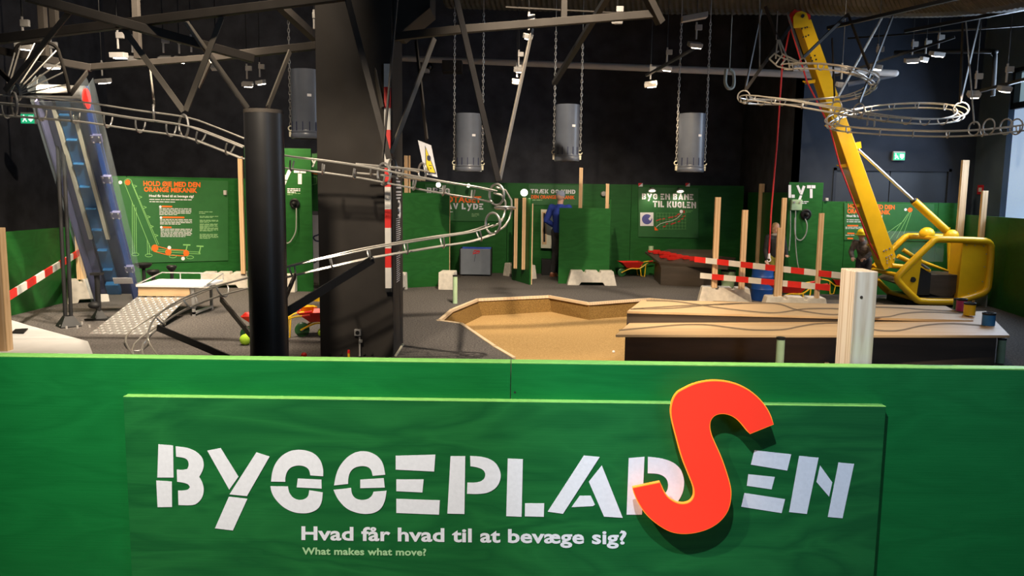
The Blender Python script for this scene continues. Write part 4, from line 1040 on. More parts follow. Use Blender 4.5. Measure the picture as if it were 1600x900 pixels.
for x, y in ((1027, 344.5), (1031, 343), (1037, 342), (1046, 340), (1050, 339.5), (1056, 338), (1060, 335), (1038, 354), (1042, 350), (1050, 350), (1054, 348.5), (1061, 346), (1066, 342), (1069, 338)):
    put_line(mb, PB, [(x-2, y+.6), (x+2, y-.8)], 1.6, K)
put_poly(mb, PB, ell(1068, 330.8, 1.8, 2.5, 12, -PI/2, PI/2), K, .001); mb.build('red_marks', 'logo_red', t)
mb = MB()
for i in range(10): put_line(mb, PB, [(1026+i*5, 333), (1026+i*5, 358)], .3, K)
for i in range(6): put_line(mb, PB, [(1026, 333+i*5), (1072, 333+i*5)], .3, K)
put_lines(mb, PB, 1071, 329.5, 1083, 2, 2, .5, K); mb.build('faint_grid', 'line_green', t)
for px in (1000.5, 1074):
    q = [PB.hit(px-3, 291.5, .01), PB.hit(px+3.5, 291.5, .01), PB.hit(px+3.5, 286, .01)]
    q2 = [PB.hit(px-3, 291, .01), PB.hit(px+3, 286, .01), PB.hit(px-3, 286, .01)]
    t = thing('corner_flag', 'small red and white tag on the hoarding above %s of the poster' % ('the word BYG' if px < 1050 else 'the word BANE'), 'tag', q[0])
    MB().prism(q, PB.n*.02).build('white_half', 'white_paint', t); MB().prism(q2, PB.n*.02).build('red_half', 'logo_red', t)
# little picture lights over that poster
def picture_light(px, py, Y, lab, target, power=5):
    p = P(px, py, Y)
    t = thing('picture_light', lab, 'lamp', p)
    MB().lathe(p, (0, -.35, -1), [(.035, -.03), (.075, 0), (.08, .03), (.07, .03), (.06, 0)], 20).build('shade', 'lamp', t, smooth=True)
    MB().lathe(p, (0, -.35, -1), [(.058, .012), (.05, .02), (.0001, .022)], 20).build('bulb', 'glow', t, smooth=True)
    MB().tube([p+V((0, .0, .03)), p+V((0, .2, .05)), V((p.x, YB+.01, p.z-.02))], .012, 8).build('arm', 'black_steel', t)
    spot_light('picture_light_beam', p+V((0, -.03, -.06)), target, power, WARM2, 95, .8, .02)
picture_light(1019, 296.5, 16.15, 'small round lamp above the word BYG of the ball track poster', P(1016, 320, 16.4), 7)
picture_light(1063, 297.5, 16.15, 'small round lamp above the word BANE of the ball track poster', P(1060, 320, 16.4), 5)
def bare_bulb(px, py, Y, lab, power, r=.045):
    p = P(px, py, Y)
    t = thing('poster_lamp', lab, 'lamp', p)
    MB().ball(p-V((0, .02, 0)), r, (1, .6, 1)).build('bulb', 'glow', t, smooth=True)
    MB().lathe(p, (0, -1, 0), [(r*.5, -.09), (r*1.05, -.06), (r*1.15, .0), (r*1.0, 0), (r*.9, -.05)], 20).build('housing', 'lamp', t, smooth=True)
    MB().tube([p+V((0, .08, 0)), V((p.x, max(p.y+.1, YB-.02) if Y > 15 else p.y+.1, p.z-.02))], .012, 8).build('arm', 'black_steel', t)
    spot_light('poster_lamp_beam', p+V((0, -.08, 0)), p+V((.0, -2.5, -1.2)), power, WARM2, 120, .8, .03)
bare_bulb(685, 289, 16.1, 'lit round lamp above the word BREG on the back hoarding', 8)
bare_bulb(732, 290, 16.1, 'smaller lit lamp between the marble track rails and the orange word', 5, .034)
bare_bulb(819, 301, 14.6, 'bright lit lamp on top of the wooden post beside the man in the blue sweater', 14, .06)
# right LYT board
PR = Plane((0, 13.498, 1), (0, -1, 0))
t = thing('board_lettering', 'white stencil letters LYT above the pale switch box', 'lettering', PR.hit(1252, 308))
mb = MB(); put_stencil(mb, PR, 'LYT', 1232, 309, 1274, 309.5, 20, .001); put_lines(mb, PR, 1252, 315, 1264, 2, 2.6, 1.2, .001); mb.build('lettering', 'white_paint', t)
q = PR.hit(1242.5, 320)
t = thing('switch_box', 'pale green square switch box under the letters LYT', 'switch box', q)
MB().box(q-V((0, .04, 0)), (.18, .08, .18)).build('box_body', 'can_green', t, bevel=.006)
mb = MB()
for dx in (-.05, .05): mb.cyl(q+V((dx, -.08, .045)), q+V((dx, -.10, .045)), .018, n=12)
mb.build('button', 'lamp', t)
mb = MB()
for pts in ([(1235, 329), (1235, 360), (1233, 392)], [(1243, 329), (1243, 352), (1243, 380), (1246, 410), (1250, 425)]): mb.tube(catmull([P(x, y, 13.44) for x, y in pts], 5), .009, 6)
mb.build('cable', 'wire', t, smooth=True)
listener(1258.5, 335, 13.499, .95, 'black round listening horn with a looped hose beside the pale switch box', [(1258, 342), (1261, 352), (1259, 366), (1252, 375), (1245, 373), (1242, 362), (1242, 340)])
# crane poster on the right fence
PC = Plane((0, 13.549, 1), (0, -1, 0))
t = poster_board(((1318.5, 317, 375), (1459, 319, 377)), 0, 0, PC, 'green poster with orange heading behind the yellow crane boom and a crane drawing', th=.012)
k2 = .013
mb = MB(); put_text(mb, PC, 'HOLD ØJE MED DEN', 1325, 325, 1398, 327, 6.5, k2, .03); put_text(mb, PC, 'ORANGE MEKANIK', 1324, 333, 1391, 335, 6.5, k2, .03)
for x, y, wl in ((1324, 352.5, 17), (1324, 364.5, 11), (1324, 372.5, 9)): put_line(mb, PC, [(x, y), (x+wl, y+.2)], 2, k2)
put_poly(mb, PC, ell(1422, 328, 3.8, 3.6), k2, .001)
mb.build('orange_heading', 'orange_print', t)
mb = MB(); put_text(mb, PC, 'Hvad får hvad til at bevæge sig?', 1323, 338.8, 1379, 339.6, 3.3, k2, .03); put_lines(mb, PC, 1323, 343.5, 1375, 2, 3, 1, k2, .01); put_lines(mb, PC, 1321, 355, 1365, 2, 2, .7, k2); put_lines(mb, PC, 1321, 367.5, 1352, 1, 2, .7, k2)
put_poly(mb, PC, ell(1415, 327.5, 2.2, 2.2, 12), k2, .001); mb.build('white_text', 'white_paint', t)
mb = MB(); put_line(mb, PC, [(1421, 331), (1411, 346), (1386, 364)], .7, k2); put_line(mb, PC, [(1422, 331), (1401, 372)], .7, k2); put_line(mb, PC, [(1420, 332), (1390, 375)], .7, k2); put_line(mb, PC, [(1424, 332), (1412, 365)], .7, k2); mb.build('line_drawing', 'line_green', t)
# exit signs
def exit_sign(px, py, Y, wpx, hpx, nrm, lab):
    p = P(px, py, Y); W = wpx*Y/FPX; H = hpx*Y/FPX
    t = thing('exit_sign', lab, 'exit sign', p)
    x = V((1, 0, 0)) if nrm == 'y' else V((0, 1, 0))
    n = V((0, -1, 0)) if nrm == 'y' else V((1, 0, 0))
    MB().cbox(p-n*.03+V((0, 0, H*.08)), x*W, n*.05, V((0, 0, H*1.25))).build('sign_housing', 'lamp', t)
    MB().cbox(p, x*W*.96, n*.012, V((0, 0, H))).build('lit_face', 'exit', t)
    pl = Plane(p+n*.0075, n)
    mb = MB()
    put_poly(mb, pl, [(px+.06*wpx, py-.33*hpx), (px+.42*wpx, py-.33*hpx), (px+.42*wpx, py+.1*hpx), (px+.24*wpx, py+.36*hpx), (px+.06*wpx, py+.1*hpx)], 0, .001)
    put_line(mb, pl, [(px-.30*wpx, py-.30*hpx), (px-.22*wpx, py), (px-.36*wpx, py+.34*hpx)], .09*wpx, 0); put_line(mb, pl, [(px-.22*wpx, py), (px-.06*wpx, py+.32*hpx)], .08*wpx, 0); put_line(mb, pl, [(px-.38*wpx, py-.1*hpx), (px-.10*wpx, py-.02*hpx)], .07*wpx, 0); put_poly(mb, pl, ell(px-.29*wpx, py-.36*hpx, .06*wpx, .08*hpx, 10), 0, .001)
    mb.build('lit_pictogram', 'exit_w', t)
exit_sign(1405, 244.5, 13.93, 18, 11, 'y', 'green lit escape sign above the dark double door')
exit_sign(43, 185.5, 13.0, 21, 14, 'y', 'green lit escape sign high up near the fan of thin rods')
q = P(43, 185, 13.0)
tag(MB().tube([q+V((0, .03, .1)), V((q.x, 13.03, 6.2))], .012, 6).build('sign_hanger', 'black_steel'), 'thin rod from which the green escape sign near the fan hangs', 'rod')
# small red fire notice on the column
q = V((RX-.002, 0, 0)); pp = P(1509, 296, 13.6)
t = thing('fire_notice', 'small red and white notice on the blue grey wall beside the bright window', 'notice', V((RX-.005, 13.75, pp.z)))
MB().cbox((RX-.008, 13.75, pp.z), (.012, 0, 0), (0, .16, 0), (0, 0, .16)).build('notice_plate', 'logo_red', t)
MB().cbox((RX-.016, 13.75, pp.z), (.004, 0, 0), (0, .09, 0), (0, 0, .07)).build('notice_mark', 'white_paint', t)
q = P(1291.5, 311.5, 13.53)
tag(MB().box(q, (.05, .05, .05)).build('wall_sensor', 'lamp', bevel=.005), 'small white square sensor on the hoarding top beside the letters LYT', 'sensor')
q = HLP.hit(352, 301, .035)
tag(MB().box(q, (.05, .05, .08)).build('wall_sensor', 'lamp', bevel=.005), 'small white plate at the upper corner of the conveyor poster', 'sensor')
q = P(943, 303, YB-.05)
tag(MB().lathe(q, (0, -1, 0), [(.05, -.05), (.06, 0), (.045, .03), (.0001, .04)], 18).build('wall_fitting', 'lamp', smooth=True), 'small round pale fitting on the back hoarding between the two cabin posts', 'fitting')

# ================================================================== FEET + POSTS in place
f = FL(924, 445); foot((f.x, f.y, 0), 77*f.y/FPX, 0, 'concrete foot with arched underside before the green panel cabin')
f = FL(812, 434); foot((f.x, f.y+.1, 0), .80, math.radians(-52), 'slanting concrete foot carrying the two slim posts beside the man')
f = FL(630, 452); foot((f.x-.10, f.y-.18, 0), .5, math.radians(82), 'concrete foot seen end on, half behind the charcoal pillar', .30, .28)
f = FL(702, 447); foot((f.x+.0, f.y-.31, 0), .5, math.radians(86), 'concrete foot seen end on at the free end of the dark green hoarding', .30, .26)
f = FL(350, 450); foot((f.x, f.y+.1, 0), 78*f.y/FPX, math.radians(8), 'concrete foot under the conveyor poster, beside the black steel tube')
f = FL(134, 472); foot((f.x, f.y+.05, 0), .55, math.radians(35), 'concrete foot beside the leaning blue conveyor', .34, .3)
f = FL(1136, 449.5, .27); foot((f.x, f.y+.12, 0), 84*f.y/FPX, math.radians(-8), 'long concrete foot carrying the first two posts of the striped barrier'); F7 = f
f = FL(1246, 464.5, .27); foot((f.x, f.y+.12, 0), 104*f.y/FPX, math.radians(-6), 'concrete foot just behind the track bench carrying three barrier posts'); F8 = f
f = FL(1256, 440); foot((f.x, f.y+.1, 0), 78*f.y/FPX, math.radians(-4), 'concrete foot at the base of the LYT board with the switch box', .24)
f = FL(465, 452); foot((f.x-.1, f.y, 0), .85, math.radians(90), 'concrete foot seen end on under the LYT board beside the steel tube', .30, .34)
f = FL(466, 452)
tag(MB().obox((f.x-.45, f.y-.18, .302), (.70, 0, 0), (0, .36, 0), (0, 0, .13)).build('white_cushion', 'white_cloth', bevel=.03), 'white cushion laid on the concrete foot under the LYT board', 'cushion')
post(123.5, 330, 437, 11.5, 'wooden post on the concrete foot behind the blue conveyor', .12)
post(377, 244, 428, 13.3, 'tall wooden post at the edge of the conveyor poster', .075)
q = P(1, 470, 7.0)
tag(MB().obox((q.x-.07, 7.0, 0), (.10, 0, 0), (0, .09, 0), (0, 0, 1.32)).build('wooden_post', 'pine', bevel=.003), 'pine post rising in front of the white covered slab', 'post')
post(634.5, 243, 440, 13.9, 'slim wooden post rising above the dark green hoarding beside the pillar', .06, .04, z0=.0)
post(640, 243, 440, 13.95, 'second slim wooden post behind the dark green hoarding beside the pillar', .03, .04, z0=.0)
post(701, 302, 388, g1.y+.01, 'wooden post standing at the free end of the dark green hoarding', .05, .04, z0=.0)
f = FL(812, 434)
post(806, 310, 412, 14.75, 'outer one of the two slim posts on the slanting concrete foot', .065, .04, z0=.26)
post(818.5, 309, 417, 14.55, 'slim post under the bright lit lamp on the slanting concrete foot', .065, .04, z0=.26)
hoarding((P(800, 400, 15.1).x, 15.2), (P(828, 400, 14.35).x, 14.35), P(826, 310, 14.4).z, 'narrow green hoarding panel seen at an angle behind two slim posts')
# cabin of green panels
gy = 14.62
ga, gb = P(872, 443, gy), P(951, 440, gy)
hoarding((ga.x, gy), (gb.x, gy), P(900, 325, gy).z, 'bright green standing panel hiding the legs of the man in the blue sweater')
hoarding((gb.x+.005, gy), (gb.x+.10, gy+.75), P(953, 312, gy).z, 'narrow green side panel joined to the bright green standing panel')
post(907.5, 262, 326, gy+.05, 'taller wooden post rising above the bright green standing panel', .065, .04, z0=.0)
post(949, 287, 326, gy+.05, 'shorter wooden post at the corner of the bright green standing panel', .06, .04, z0=.0)
# posts of the striped barrier
YA, YC = F7.y+.02, F8.y+.02
post(1119.5, 308, 449, YA, 'first tall post of the striped barrier, beside the dark table', .085, .05, z0=.26)
post(1162, 328, 455, YA-.12, 'second post of the striped barrier, above the long concrete foot', .085, .05, z0=.26)
post(1216, 356, 463, YC+.03, 'shorter one of the twin posts in the striped barrier', .05, .05, z0=.26)
post(1222.5, 309, 463, YC+.12, 'taller one of the twin posts in the striped barrier', .06, .05, z0=.26)
post(1281, 333, 468, YC-.05, 'last post of the striped barrier, beside the fresh pine post', .062, .05, z0=.26)
post(1188, 287, 410, 15.4, 'dim wooden post standing behind the child with blond hair', .10, .05, z0=0)
post(1212, 253, 310, 15.6, 'tall wooden post beside the LYT board, in the dark corner', .10, .05, z0=0)
post(1504, 250, 400, 13.35, 'tall wooden post between the double door and the bright window', .11, .06, z0=0)
post(1536, 298, 400, 12.6, 'shorter wooden post before the bright window blind', .09, .05, z0=0)
def barrier(p0, p1, n, first, h, lab, th=.022):
    p0, p1 = V(p0), V(p1); d = (p1-p0)/n
    u = V((0, 0, 1)); s = d.cross(u).normalized()
    if s.y > 0: s = -s
    mb = MB()
    for i in range(n):
        mb.mi = (i+first) % 2
        mb.obox(p0+d*i-u*h/2, d, s*th, u*h)
    return tag(mb.build('barrier_board', ['stripe_white', 'stripe_red']), lab, 'barrier board')
barrier(P(1086, 405, YA+.16), P(1322, 431.5, YC-.27), 12, 1, .085, 'upper red and white banded barrier board')
barrier(P(1095, 430.5, YA+.12), P(1297, 449.5, YC-.16), 10, 0, .085, 'lower red and white banded barrier board')
barrier(P(10, 466, 8.15), P(124, 395, 11.42), 9, 1, .09, 'slanting red and white banded barrier board on the low green hoarding')

# ================================================================== YELLOW CRANE
YN, YF = 12.1, 13.0
cr = thing('toy_crane', 'yellow play crane with open tube framed cab and long leaning boom', 'crane', P(1470, 470, 12.5))
cr.location.z = 0
def loop_px(pts, Y): return [P(x, y, Y) for x, y in pts]
near_px = [(1459, 376), (1466, 373.5), (1538, 376), (1546, 379), (1549.5, 387), (1545, 446), (1541, 455), (1533, 460), (1497, 470.5), (1490, 472), (1438, 471), (1431, 468), (1404, 441), (1402, 436), (1403, 430), (1455, 380)]
near = [p for p in loop_px(near_px, YN)]
dz = max(0.0, .05-min(p.z for p in near))
def rloop(pts, r=3):
    pts = [V(p) for p in pts]
    for _ in range(r-1):
        out = []
        for i in range(len(pts)):
            a, b = pts[i], pts[(i+1) % len(pts)]
            out += [a*.75+b*.25, a*.25+b*.75]
        pts = out
    return pts
shift = V((0, YF-YN, 0))
far = [p+shift for p in near]
MB().tube(rloop(near, 2), .052, 12, True).build('near_side_frame', 'yellow', cr, smooth=True)
MB().tube(rloop(far, 2), .052, 12, True).build('far_side_frame', 'yellow', cr, smooth=True)
mb = MB()
for i in (1, 4, 8, 11, 14): MB().cyl(near[i], far[i], .034, n=10).build('cross_tube', 'yellow', cr, smooth=True)
# side panels within the near loop
def pan(name, pts, Y, mt, th=.02): return MB().prism(loop_px(pts, Y), (0, th, 0)).build(name, mt, cr)
spn = pan('side_panel', [(1505, 378), (1541, 379), (1545, 388), (1540, 447), (1534, 455), (1496, 467)], YN+.01, 'yellow')
pan('front_panel', [(1408, 433), (1441, 402), (1432, 462), (1408, 441)], YN+.01, 'yellow')
MB().cyl(P(1426.5, 437, YN+.01), P(1426.5, 437, YN-.006), .043, n=24).build('port_hole', 'black_matt', cr)
for x, y in ((1510, 383), (1523, 383.5), (1537, 384.5), (1541, 397), (1538, 417), (1535, 440), (1513, 459), (1524, 455)):
    q = P(x, y, YN+.01); MB().cyl(q, q-V((0, .008, 0)), .009, n=8).build('bolt', 'steel_dull', spn)
_fp = [p+shift for p in loop_px([(1505, 378), (1541, 379), (1545, 388), (1540, 447), (1534, 455), (1496, 467)], YN)]
# rear wall and transparent windows
a, b = near[3], near[7]
x0 = P(1507, 378, YN)
MB().obox((x0.x, YN+.03, P(1500, 468, YN).z), (.03, 0, 0), (0, .34, 0), (0, 0, x0.z-P(1500, 468, YN).z)).build('rear_wall', 'yellow', cr)
MB().obox((near[11].x+.02, YN+.05, near[9].z+.03), (near[8].x-near[11].x-.05, 0, 0), (0, YF-YN-.1, 0), (0, 0, .03)).build('cab_floor', 'dark_ply', cr)
sx0, sx1 = P(1453, 430, YN+.15).x, P(1499, 432, YN+.15).x
sz = P(1475, 432, YN+.15).z
MB().obox((sx0, YN+.12, sz), (sx1-sx0, 0, 0), (0, .62, 0), (0, 0, .03)).build('seat_board', 'dark_ply', cr, bevel=.004)
MB().obox((sx0+.02, YN+.16, near[9].z+.06), (sx1-sx0-.03, 0, 0), (0, .5, 0), (0, 0, sz-near[9].z-.06)).build('seat_box', 'black_matt', cr)
cx0, cx1 = P(1433, 440, YN+.1).x, P(1453, 440, YN+.1).x
c0, c1 = P(1443, 461, YN+.1).z, P(1443, 417, YN+.1).z
MB().prism([V((cx0, YN+.08, c0)), V((cx1, YN+.08, c0)), V((cx1, YN+.08, c1-.10)), V((cx0+.02, YN+.08, c1))], (0, .3, 0)).build('control_box', 'black_matt', cr, bevel=.004)
MB().cbox((P(1444, 416, YN+.1)), (.13, 0, -.08), (0, .10, 0), (.01, 0, .02)).build('control_handle', 'steel_dull', cr, bevel=.004)
# dark lower body under the far side and plinth
MB().prism([near[12]+V((.03, .12, -.02)), near[9]+V((.0, .12, .02)), near[9]+V((.3, .12, .4)), near[13]+V((.2, .12, .02))], (0, .7, 0)).build('lower_body', 'dark_ply', cr)
MB().obox((near[10].x-.12, YN+.15, 0), (near[8].x-near[10].x+.2, 0, 0), (0, .7, 0), (0, 0, near[9].z)).build('plinth', 'black_matt', cr)
# pivot bracket for the boom
pv = P(1392, 412, 12.55)
mb = MB(); mb.tube([P(1403, 400, 12.62), P(1452, 424, 12.62)], .04, 10).tube([P(1366, 417, 12.95), P(1400, 384, 12.95)], .05, 10)
mb.tube([P(1393, 415, 12.4), P(1430, 419, 12.4)], .04, 10)
mb.build('boom_bracket', 'yellow', cr, smooth=True)
# boom: box section between head and pivot
YBm = 12.5
def boom_edge(y):
    # left and right pixel edges of the front face at picture height y
    t = (y-30)/(412-30)
    return 1247+t*(1378-1247), 1266+t*(1399-1266)
aL, aR = boom_edge(34); bL, bR = boom_edge(412)
q = [P(aL, 34, YBm-.1), P(aR, 30, YBm-.1), P(bR+1, 400, YBm-.1), P(bR-3, 417, YBm-.1), P(bL+4, 422, YBm-.1), P(bL-1, 412, YBm-.1)]
MB().prism(q, (0, .24, 0)).build('boom', 'yellow', cr, bevel=.006)
hq = [(1240, 44), (1239.5, 26), (1244, 19.5), (1253, 17), (1260, 20), (1263, 28), (1266, 42)]
MB().prism(loop_px(hq, YBm-.125), (0, .02, 0)).build('boom_head_plate', 'yellow', cr, bevel=.003)
MB().prism(loop_px(hq, YBm+.145), (0, .02, 0)).build('boom_head_plate', 'yellow', cr, bevel=.003)
hc = P(1249, 28, YBm)
MB().lathe(hc-V((0, .06, 0)), (0, 1, 0), [(.03, 0), (.15, 0), (.15, .03), (.11, .045), (.11, .075), (.15, .09), (.15, .12), (.03, .12)], 28, True).build('pulley', 'red', cr, smooth=True)
MB().cyl(hc-V((0, .15, 0)), hc+V((0, .18, 0)), .025, n=12).build('pulley_axle', 'black_steel', cr)
mb = MB()
bolts = [(1253, 27, 1), (1252, 45, .6), (1257, 44, .6), (1260, 43, .6), (1252, 46, .4), (1255, 58, .6), (1259, 57, .6), (1263, 55, .6), (1267, 90, .6), (1273, 87, .6), (1269, 95, .6), (1275, 93, .6)]
for x, y, s in bolts: p_ = P(x, y, YBm-.102); MB().cyl(p_+V((0, -.028 if y < 50 else 0, 0)), p_-V((0, .010+(.02 if y < 50 else 0), 0)), .014*s+.004, n=10).build('bolt_hole', 'black_matt', cr)
mb = MB()
for x, y in ((1381, 392), (1385, 390.5), (1390, 388), (1385, 402), (1389, 400), (1393, 398), (1386, 407), (1390, 404), (1397, 404), (1386, 411), (1389, 418)):
    p_ = P(x, y, YBm-.1); MB().cyl(p_, p_-V((0, .01, 0)), .013, n=8).build('bolt', 'chrome', cr)
# rope guides and rope
mb = MB()
for x, y in ((1262, 128), (1296, 197), (1315, 259), (1338, 321), (1362, 383)):
    p_ = P(x, y, YBm-.02); mb.cbox(p_+V((.04, 0, 0)), (.14, 0, .02), (0, .05, 0), (0, 0, .05)); mb.torus(p_-V((.05, 0, 0)), (.3, 0, 1), .025, .008, 12, 6)
mb.build('rope_guide', 'yellow', cr, smooth=True)
rope = MB(); rope.tube(catmull([hc+V((-.15, 0, .0)), P(1227, 85, YBm), P(1221.5, 110, YBm), ], 2), .012, 6)
tag(MB().tube([P(1237, 30, YBm-.01), P(1222, 105, YBm-.03), P(1214, 225, YBm-.06), P(1205, 330, YBm-.10), P(1201.5, 398, YBm-.12)], .013, 6).build('hoist_rope', 'rope', smooth=True), 'red hoist rope hanging from the crane boom head', 'rope')
tag(MB().tube([P(1236, 45, YBm-.06), P(1261, 128, YBm-.06), P(1296, 197, YBm-.06), P(1312, 258, YBm-.06), P(1336, 321, YBm-.06), P(1361, 384, YBm-.06), P(1373, 405, YBm-.06)], .012, 6).build('boom_rope', 'rope', smooth=True), 'red rope running down along the yellow crane boom', 'rope')
hk = P(1201.5, 403, YBm-.12)
t = thing('hoist_hook', 'small white hook at the end of the red hoist rope', 'hook', hk)
MB().torus(hk+V((0, 0, -.03)), (0, 1, 0), .028, .009, 14, 6, -PI/2, PI).build('hook_body', 'white_paint', t, smooth=True)
MB().cyl(hk+V((0, 0, .07)), hk+V((0, 0, -.01)), .018, .024, 12).build('hook_shank', 'white_paint', t, smooth=True)
# hydraulic strut
p0, p1, p2 = P(1340, 233, YBm+.05), P(1428, 314, YBm+.05), P(1478, 360, YBm+.05)
mb = MB(); mb.cyl(p0, p1, .024, n=14).ball(p0, .04); mb.build('strut_rod', 'chrome', cr, smooth=True)
MB().cyl(p1, p2, .062, n=18).build('strut_barrel', 'yellow', cr, smooth=True)
MB().cyl(p1-(p2-p1).normalized()*.03, p1+(p2-p1).normalized()*.02, .05, n=16).build('strut_collar', 'brown_beam', cr, smooth=True)
mb = MB(); e_ = P(1338, 228, YBm-.0); mb.cbox(e_, (.10, 0, .03), (0, .12, 0), (-.02, 0, .10)); mb.build('strut_lug', 'yellow', cr)
mb = MB(); mb.cbox(p2+V((.02, 0, -.06)), (.05, 0, 0), (0, .08, 0), (0, 0, .22)); mb.build('strut_foot', 'yellow', cr)
for x, y in ((1448, 367), (1486, 370.5)):
    c_ = P(x, y, YN+.42)
    MB().lathe(c_, (0, 0, 1), [(.10, -.03), (.115, 0), (.11, .05), (.085, .09), (.045, .115), (.0001, .122)], 24).build('dome_lamp', 'yellow_pl', cr, smooth=True)
mb = MB().tube([P(1411, 390, YF), P(1440, 409, YF), P(1483, 424, YF), P(1483, 374, YF)], .035, 10); mb.build('far_window_frame', 'yellow', cr, smooth=True)
mb = MB().obox((near[13].x+.2, YF+.03, near[13].z+.2), (1.0, 0, 0), (0, .006, 0), (0, 0, .5)); mb.build('far_window', 'acrylic', cr)
tag(MB().cbox(P(1533, 470, 12.3)+V((0, 0, -.02)), (.02, 0, 0), (0, .3, 0), (0, 0, .36)).build('steel_plate', 'steel_dull', bevel=.003), 'upright grey steel plate behind the crane cab, near the yellow tin', 'plate').location.z = 0

# ================================================================== LEANING BLUE CONVEYOR
cv = thing('ball_conveyor', 'tall leaning blue ball conveyor inside clear acrylic sides', 'conveyor', (P(190, 470, 10.7).x, 10.7, 0))
Yb_, Yt_ = 10.7, 9.05
Bm = P(186, 468, Yb_); Tm = P(97, 142, Yt_)
ax = (Tm-Bm); LC = ax.length; axn = ax.normalized()
wd = V((1, .18, 0)); wd = (wd-axn*wd.dot(axn)).normalized()      # across the belt
nd = wd.cross(axn).normalized()
if nd.y > 0: nd = -nd                                           # towards the viewer
def cp(u, v, h=0.0): return Bm + axn*(u*LC) + wd*v + nd*h
def slab(name, v0, v1, h0, h1, mt, u0=0.0, u1=1.0):
    return MB().obox(cp(u0, v0, h0), axn*((u1-u0)*LC), wd*(v1-v0), nd*(h1-h0)).build(name, mt, cv)
slab('back_panel', -.26, .24, -.14, -.12, 'belt_navy')
slab('side_panel', -.28, -.262, -.14, .10, 'panel_violet', .0, .97)
slab('inner_panel', -.258, -.16, -.08, -.06, 'panel_violet', .02, .96)
slab('belt', -.115, .035, -.06, -.03, 'belt_blue', .02, .99)
slab('wear_strip', -.165, -.125, -.05, -.0, 'cream', .33, .93)
slab('wear_strip', .04, .085, -.05, -.0, 'cream', .33, .90)
slab('side_panel', .20, .222, -.14, .06, 'belt_navy', .0, .97)
slab('inner_panel', .09, .198, -.08, -.06, 'belt_navy', .02, .96)
for k in range(9):
    u = .06+k*.105
    MB().obox(cp(u, -.10, -.03), axn*.018, wd*.12, nd*.05).build('carrier', 'belt_blue', cv, bevel=.003)
def acryl(name, v, h0, h1):
    return MB().obox(cp(0, v, h0), axn*LC*1.03, wd*.008, nd*(h1-h0)).build(name, 'acrylic', cv)
acryl('acrylic_side', .30, -.16, .14); acryl('acrylic_side', -.30, -.16, .14)
MB().obox(cp(.0, -.30, .14), axn*LC*.98, wd*.60, nd*.006).build('acrylic_front', 'acrylic', cv)
for v in (-.2, .235):
    mb = MB(); c_ = cp(1.0, v, -.01)
    mb.lathe(c_, wd, [(.0001, 0), (.17, 0), (.17, .006), (.0001, .006)], 30); mb.build('acrylic_head_disc', 'acrylic', cv, smooth=True)
c_ = cp(.975, .236, .02)
MB().lathe(c_, wd, [(.0001, 0), (.115, 0), (.115, .02), (.0001, .02)], 30).build('red_drive_disc', 'red', cv, smooth=True)
c_ = cp(.99, -.25, -.02)
MB().cyl(c_, c_+wd*.48, .085, n=24).build('head_roller', 'alu', cv, smooth=True)
for u in (.17, .45, .62, .80):
    clamp = MB().obox(cp(u, .195, .02), axn*.10, wd*.115, nd*.05).build('side_clamp', 'panel_violet', cv, bevel=.004)
    mb = MB()
    for a_, b_ in ((.01, .22), (.08, .22), (.01, .29), (.08, .29)): MB().cyl(cp(u, b_, .07)+axn*a_, cp(u, b_, .078)+axn*a_, .009, n=8).build('bolt', 'chrome', clamp)
MB().obox(cp(.05, -.10, .0), axn*.17, wd*.17, nd*.08).build('ball_catcher', 'belt_blue', cv, bevel=.01)
MB().obox(cp(0.13, .05, .145), axn*.10, wd*.24, nd*.004).build('white_plate', 'white_paint', cv)
mb = MB()
for dx in (-.035, .035):
    mb.cyl((FL(107, 510).x+dx, 9.43, .02), (FL(107, 510).x+dx, 9.47, P(89, 228, 9.45).z+.02), .022, n=12)
b_ = FL(107, 510)
mb.lathe((b_.x, 9.43, 0), (0, 0, 1), [(.16, 0), (.16, .012), (.07, .13), (.05, .13), (.05, .0)], 4)
mb.build('support_post', 'black_matt', cv, smooth=False)
b_ = FL(155, 499); zt = P(153, 428, b_.y).z
mb = MB(); mb.cbox((b_.x, b_.y, .012), (.27, 0, 0), (0, .22, 0), (0, 0, .016)); mb.cyl((b_.x, b_.y, 0), (b_.x, b_.y, zt), .032, n=14).lathe((b_.x, b_.y, .02), (0, 0, 1), [(.11, 0), (.035, .10)], 4).cbox((b_.x, b_.y, zt), (.13, 0, 0), (0, .10, 0), (0, 0, .03))
mb.build('short_support', 'black_matt', cv)
mb = MB()
for x, y in ((95, 512), (98, 505), (121, 513), (128, 507), (140, 512), (104, 514)): q = FL(x, y); MB().cyl(q, q+V((0, 0, .035)), .013, n=8).build('anchor_bolt', 'chrome', cv)
MB().ball(P(147, 477, 9.75), .06, (1.2, 1, .8)).build('drive_motor', 'black_matt', cv, smooth=True)

# ------------------------------------------------------------------ drive platform with ramp and stools
pf = thing('drive_platform', 'low metal platform with rail and checker plate ramp before the conveyor', 'platform', (-4.55, 10.4, 0))
px0, px1, py0, py1, pz_ = P(212, 447, 10.25).x, P(297, 447, 10.25).x, 10.25, 10.95, .42
MB().obox((px0, py0, pz_-.03), (px1-px0+.18, 0, 0), (0, py1-py0, 0), (0, 0, .03)).build('deck', 'white_paint', pf, bevel=.003)
MB().obox((px0+.02, py0+.02, .27), (px1-px0-.04, 0, 0), (0, .02, 0), (0, 0, pz_-.30)).build('front_board', 'ply', pf)
for x in (px0+.03, px1):
    for y in (py0+.03, py1-.05):
        MB().obox((x, y, 0), (.035, 0, 0), (0, .035, 0), (0, 0, pz_-.03)).build('leg', 'steel_dull', pf)
MB().obox((px1, py0+.03, .03), (.035, 0, 0), (0, py1-py0-.08, 0), (0, 0, .03)).build('leg_brace', 'steel_dull', pf)
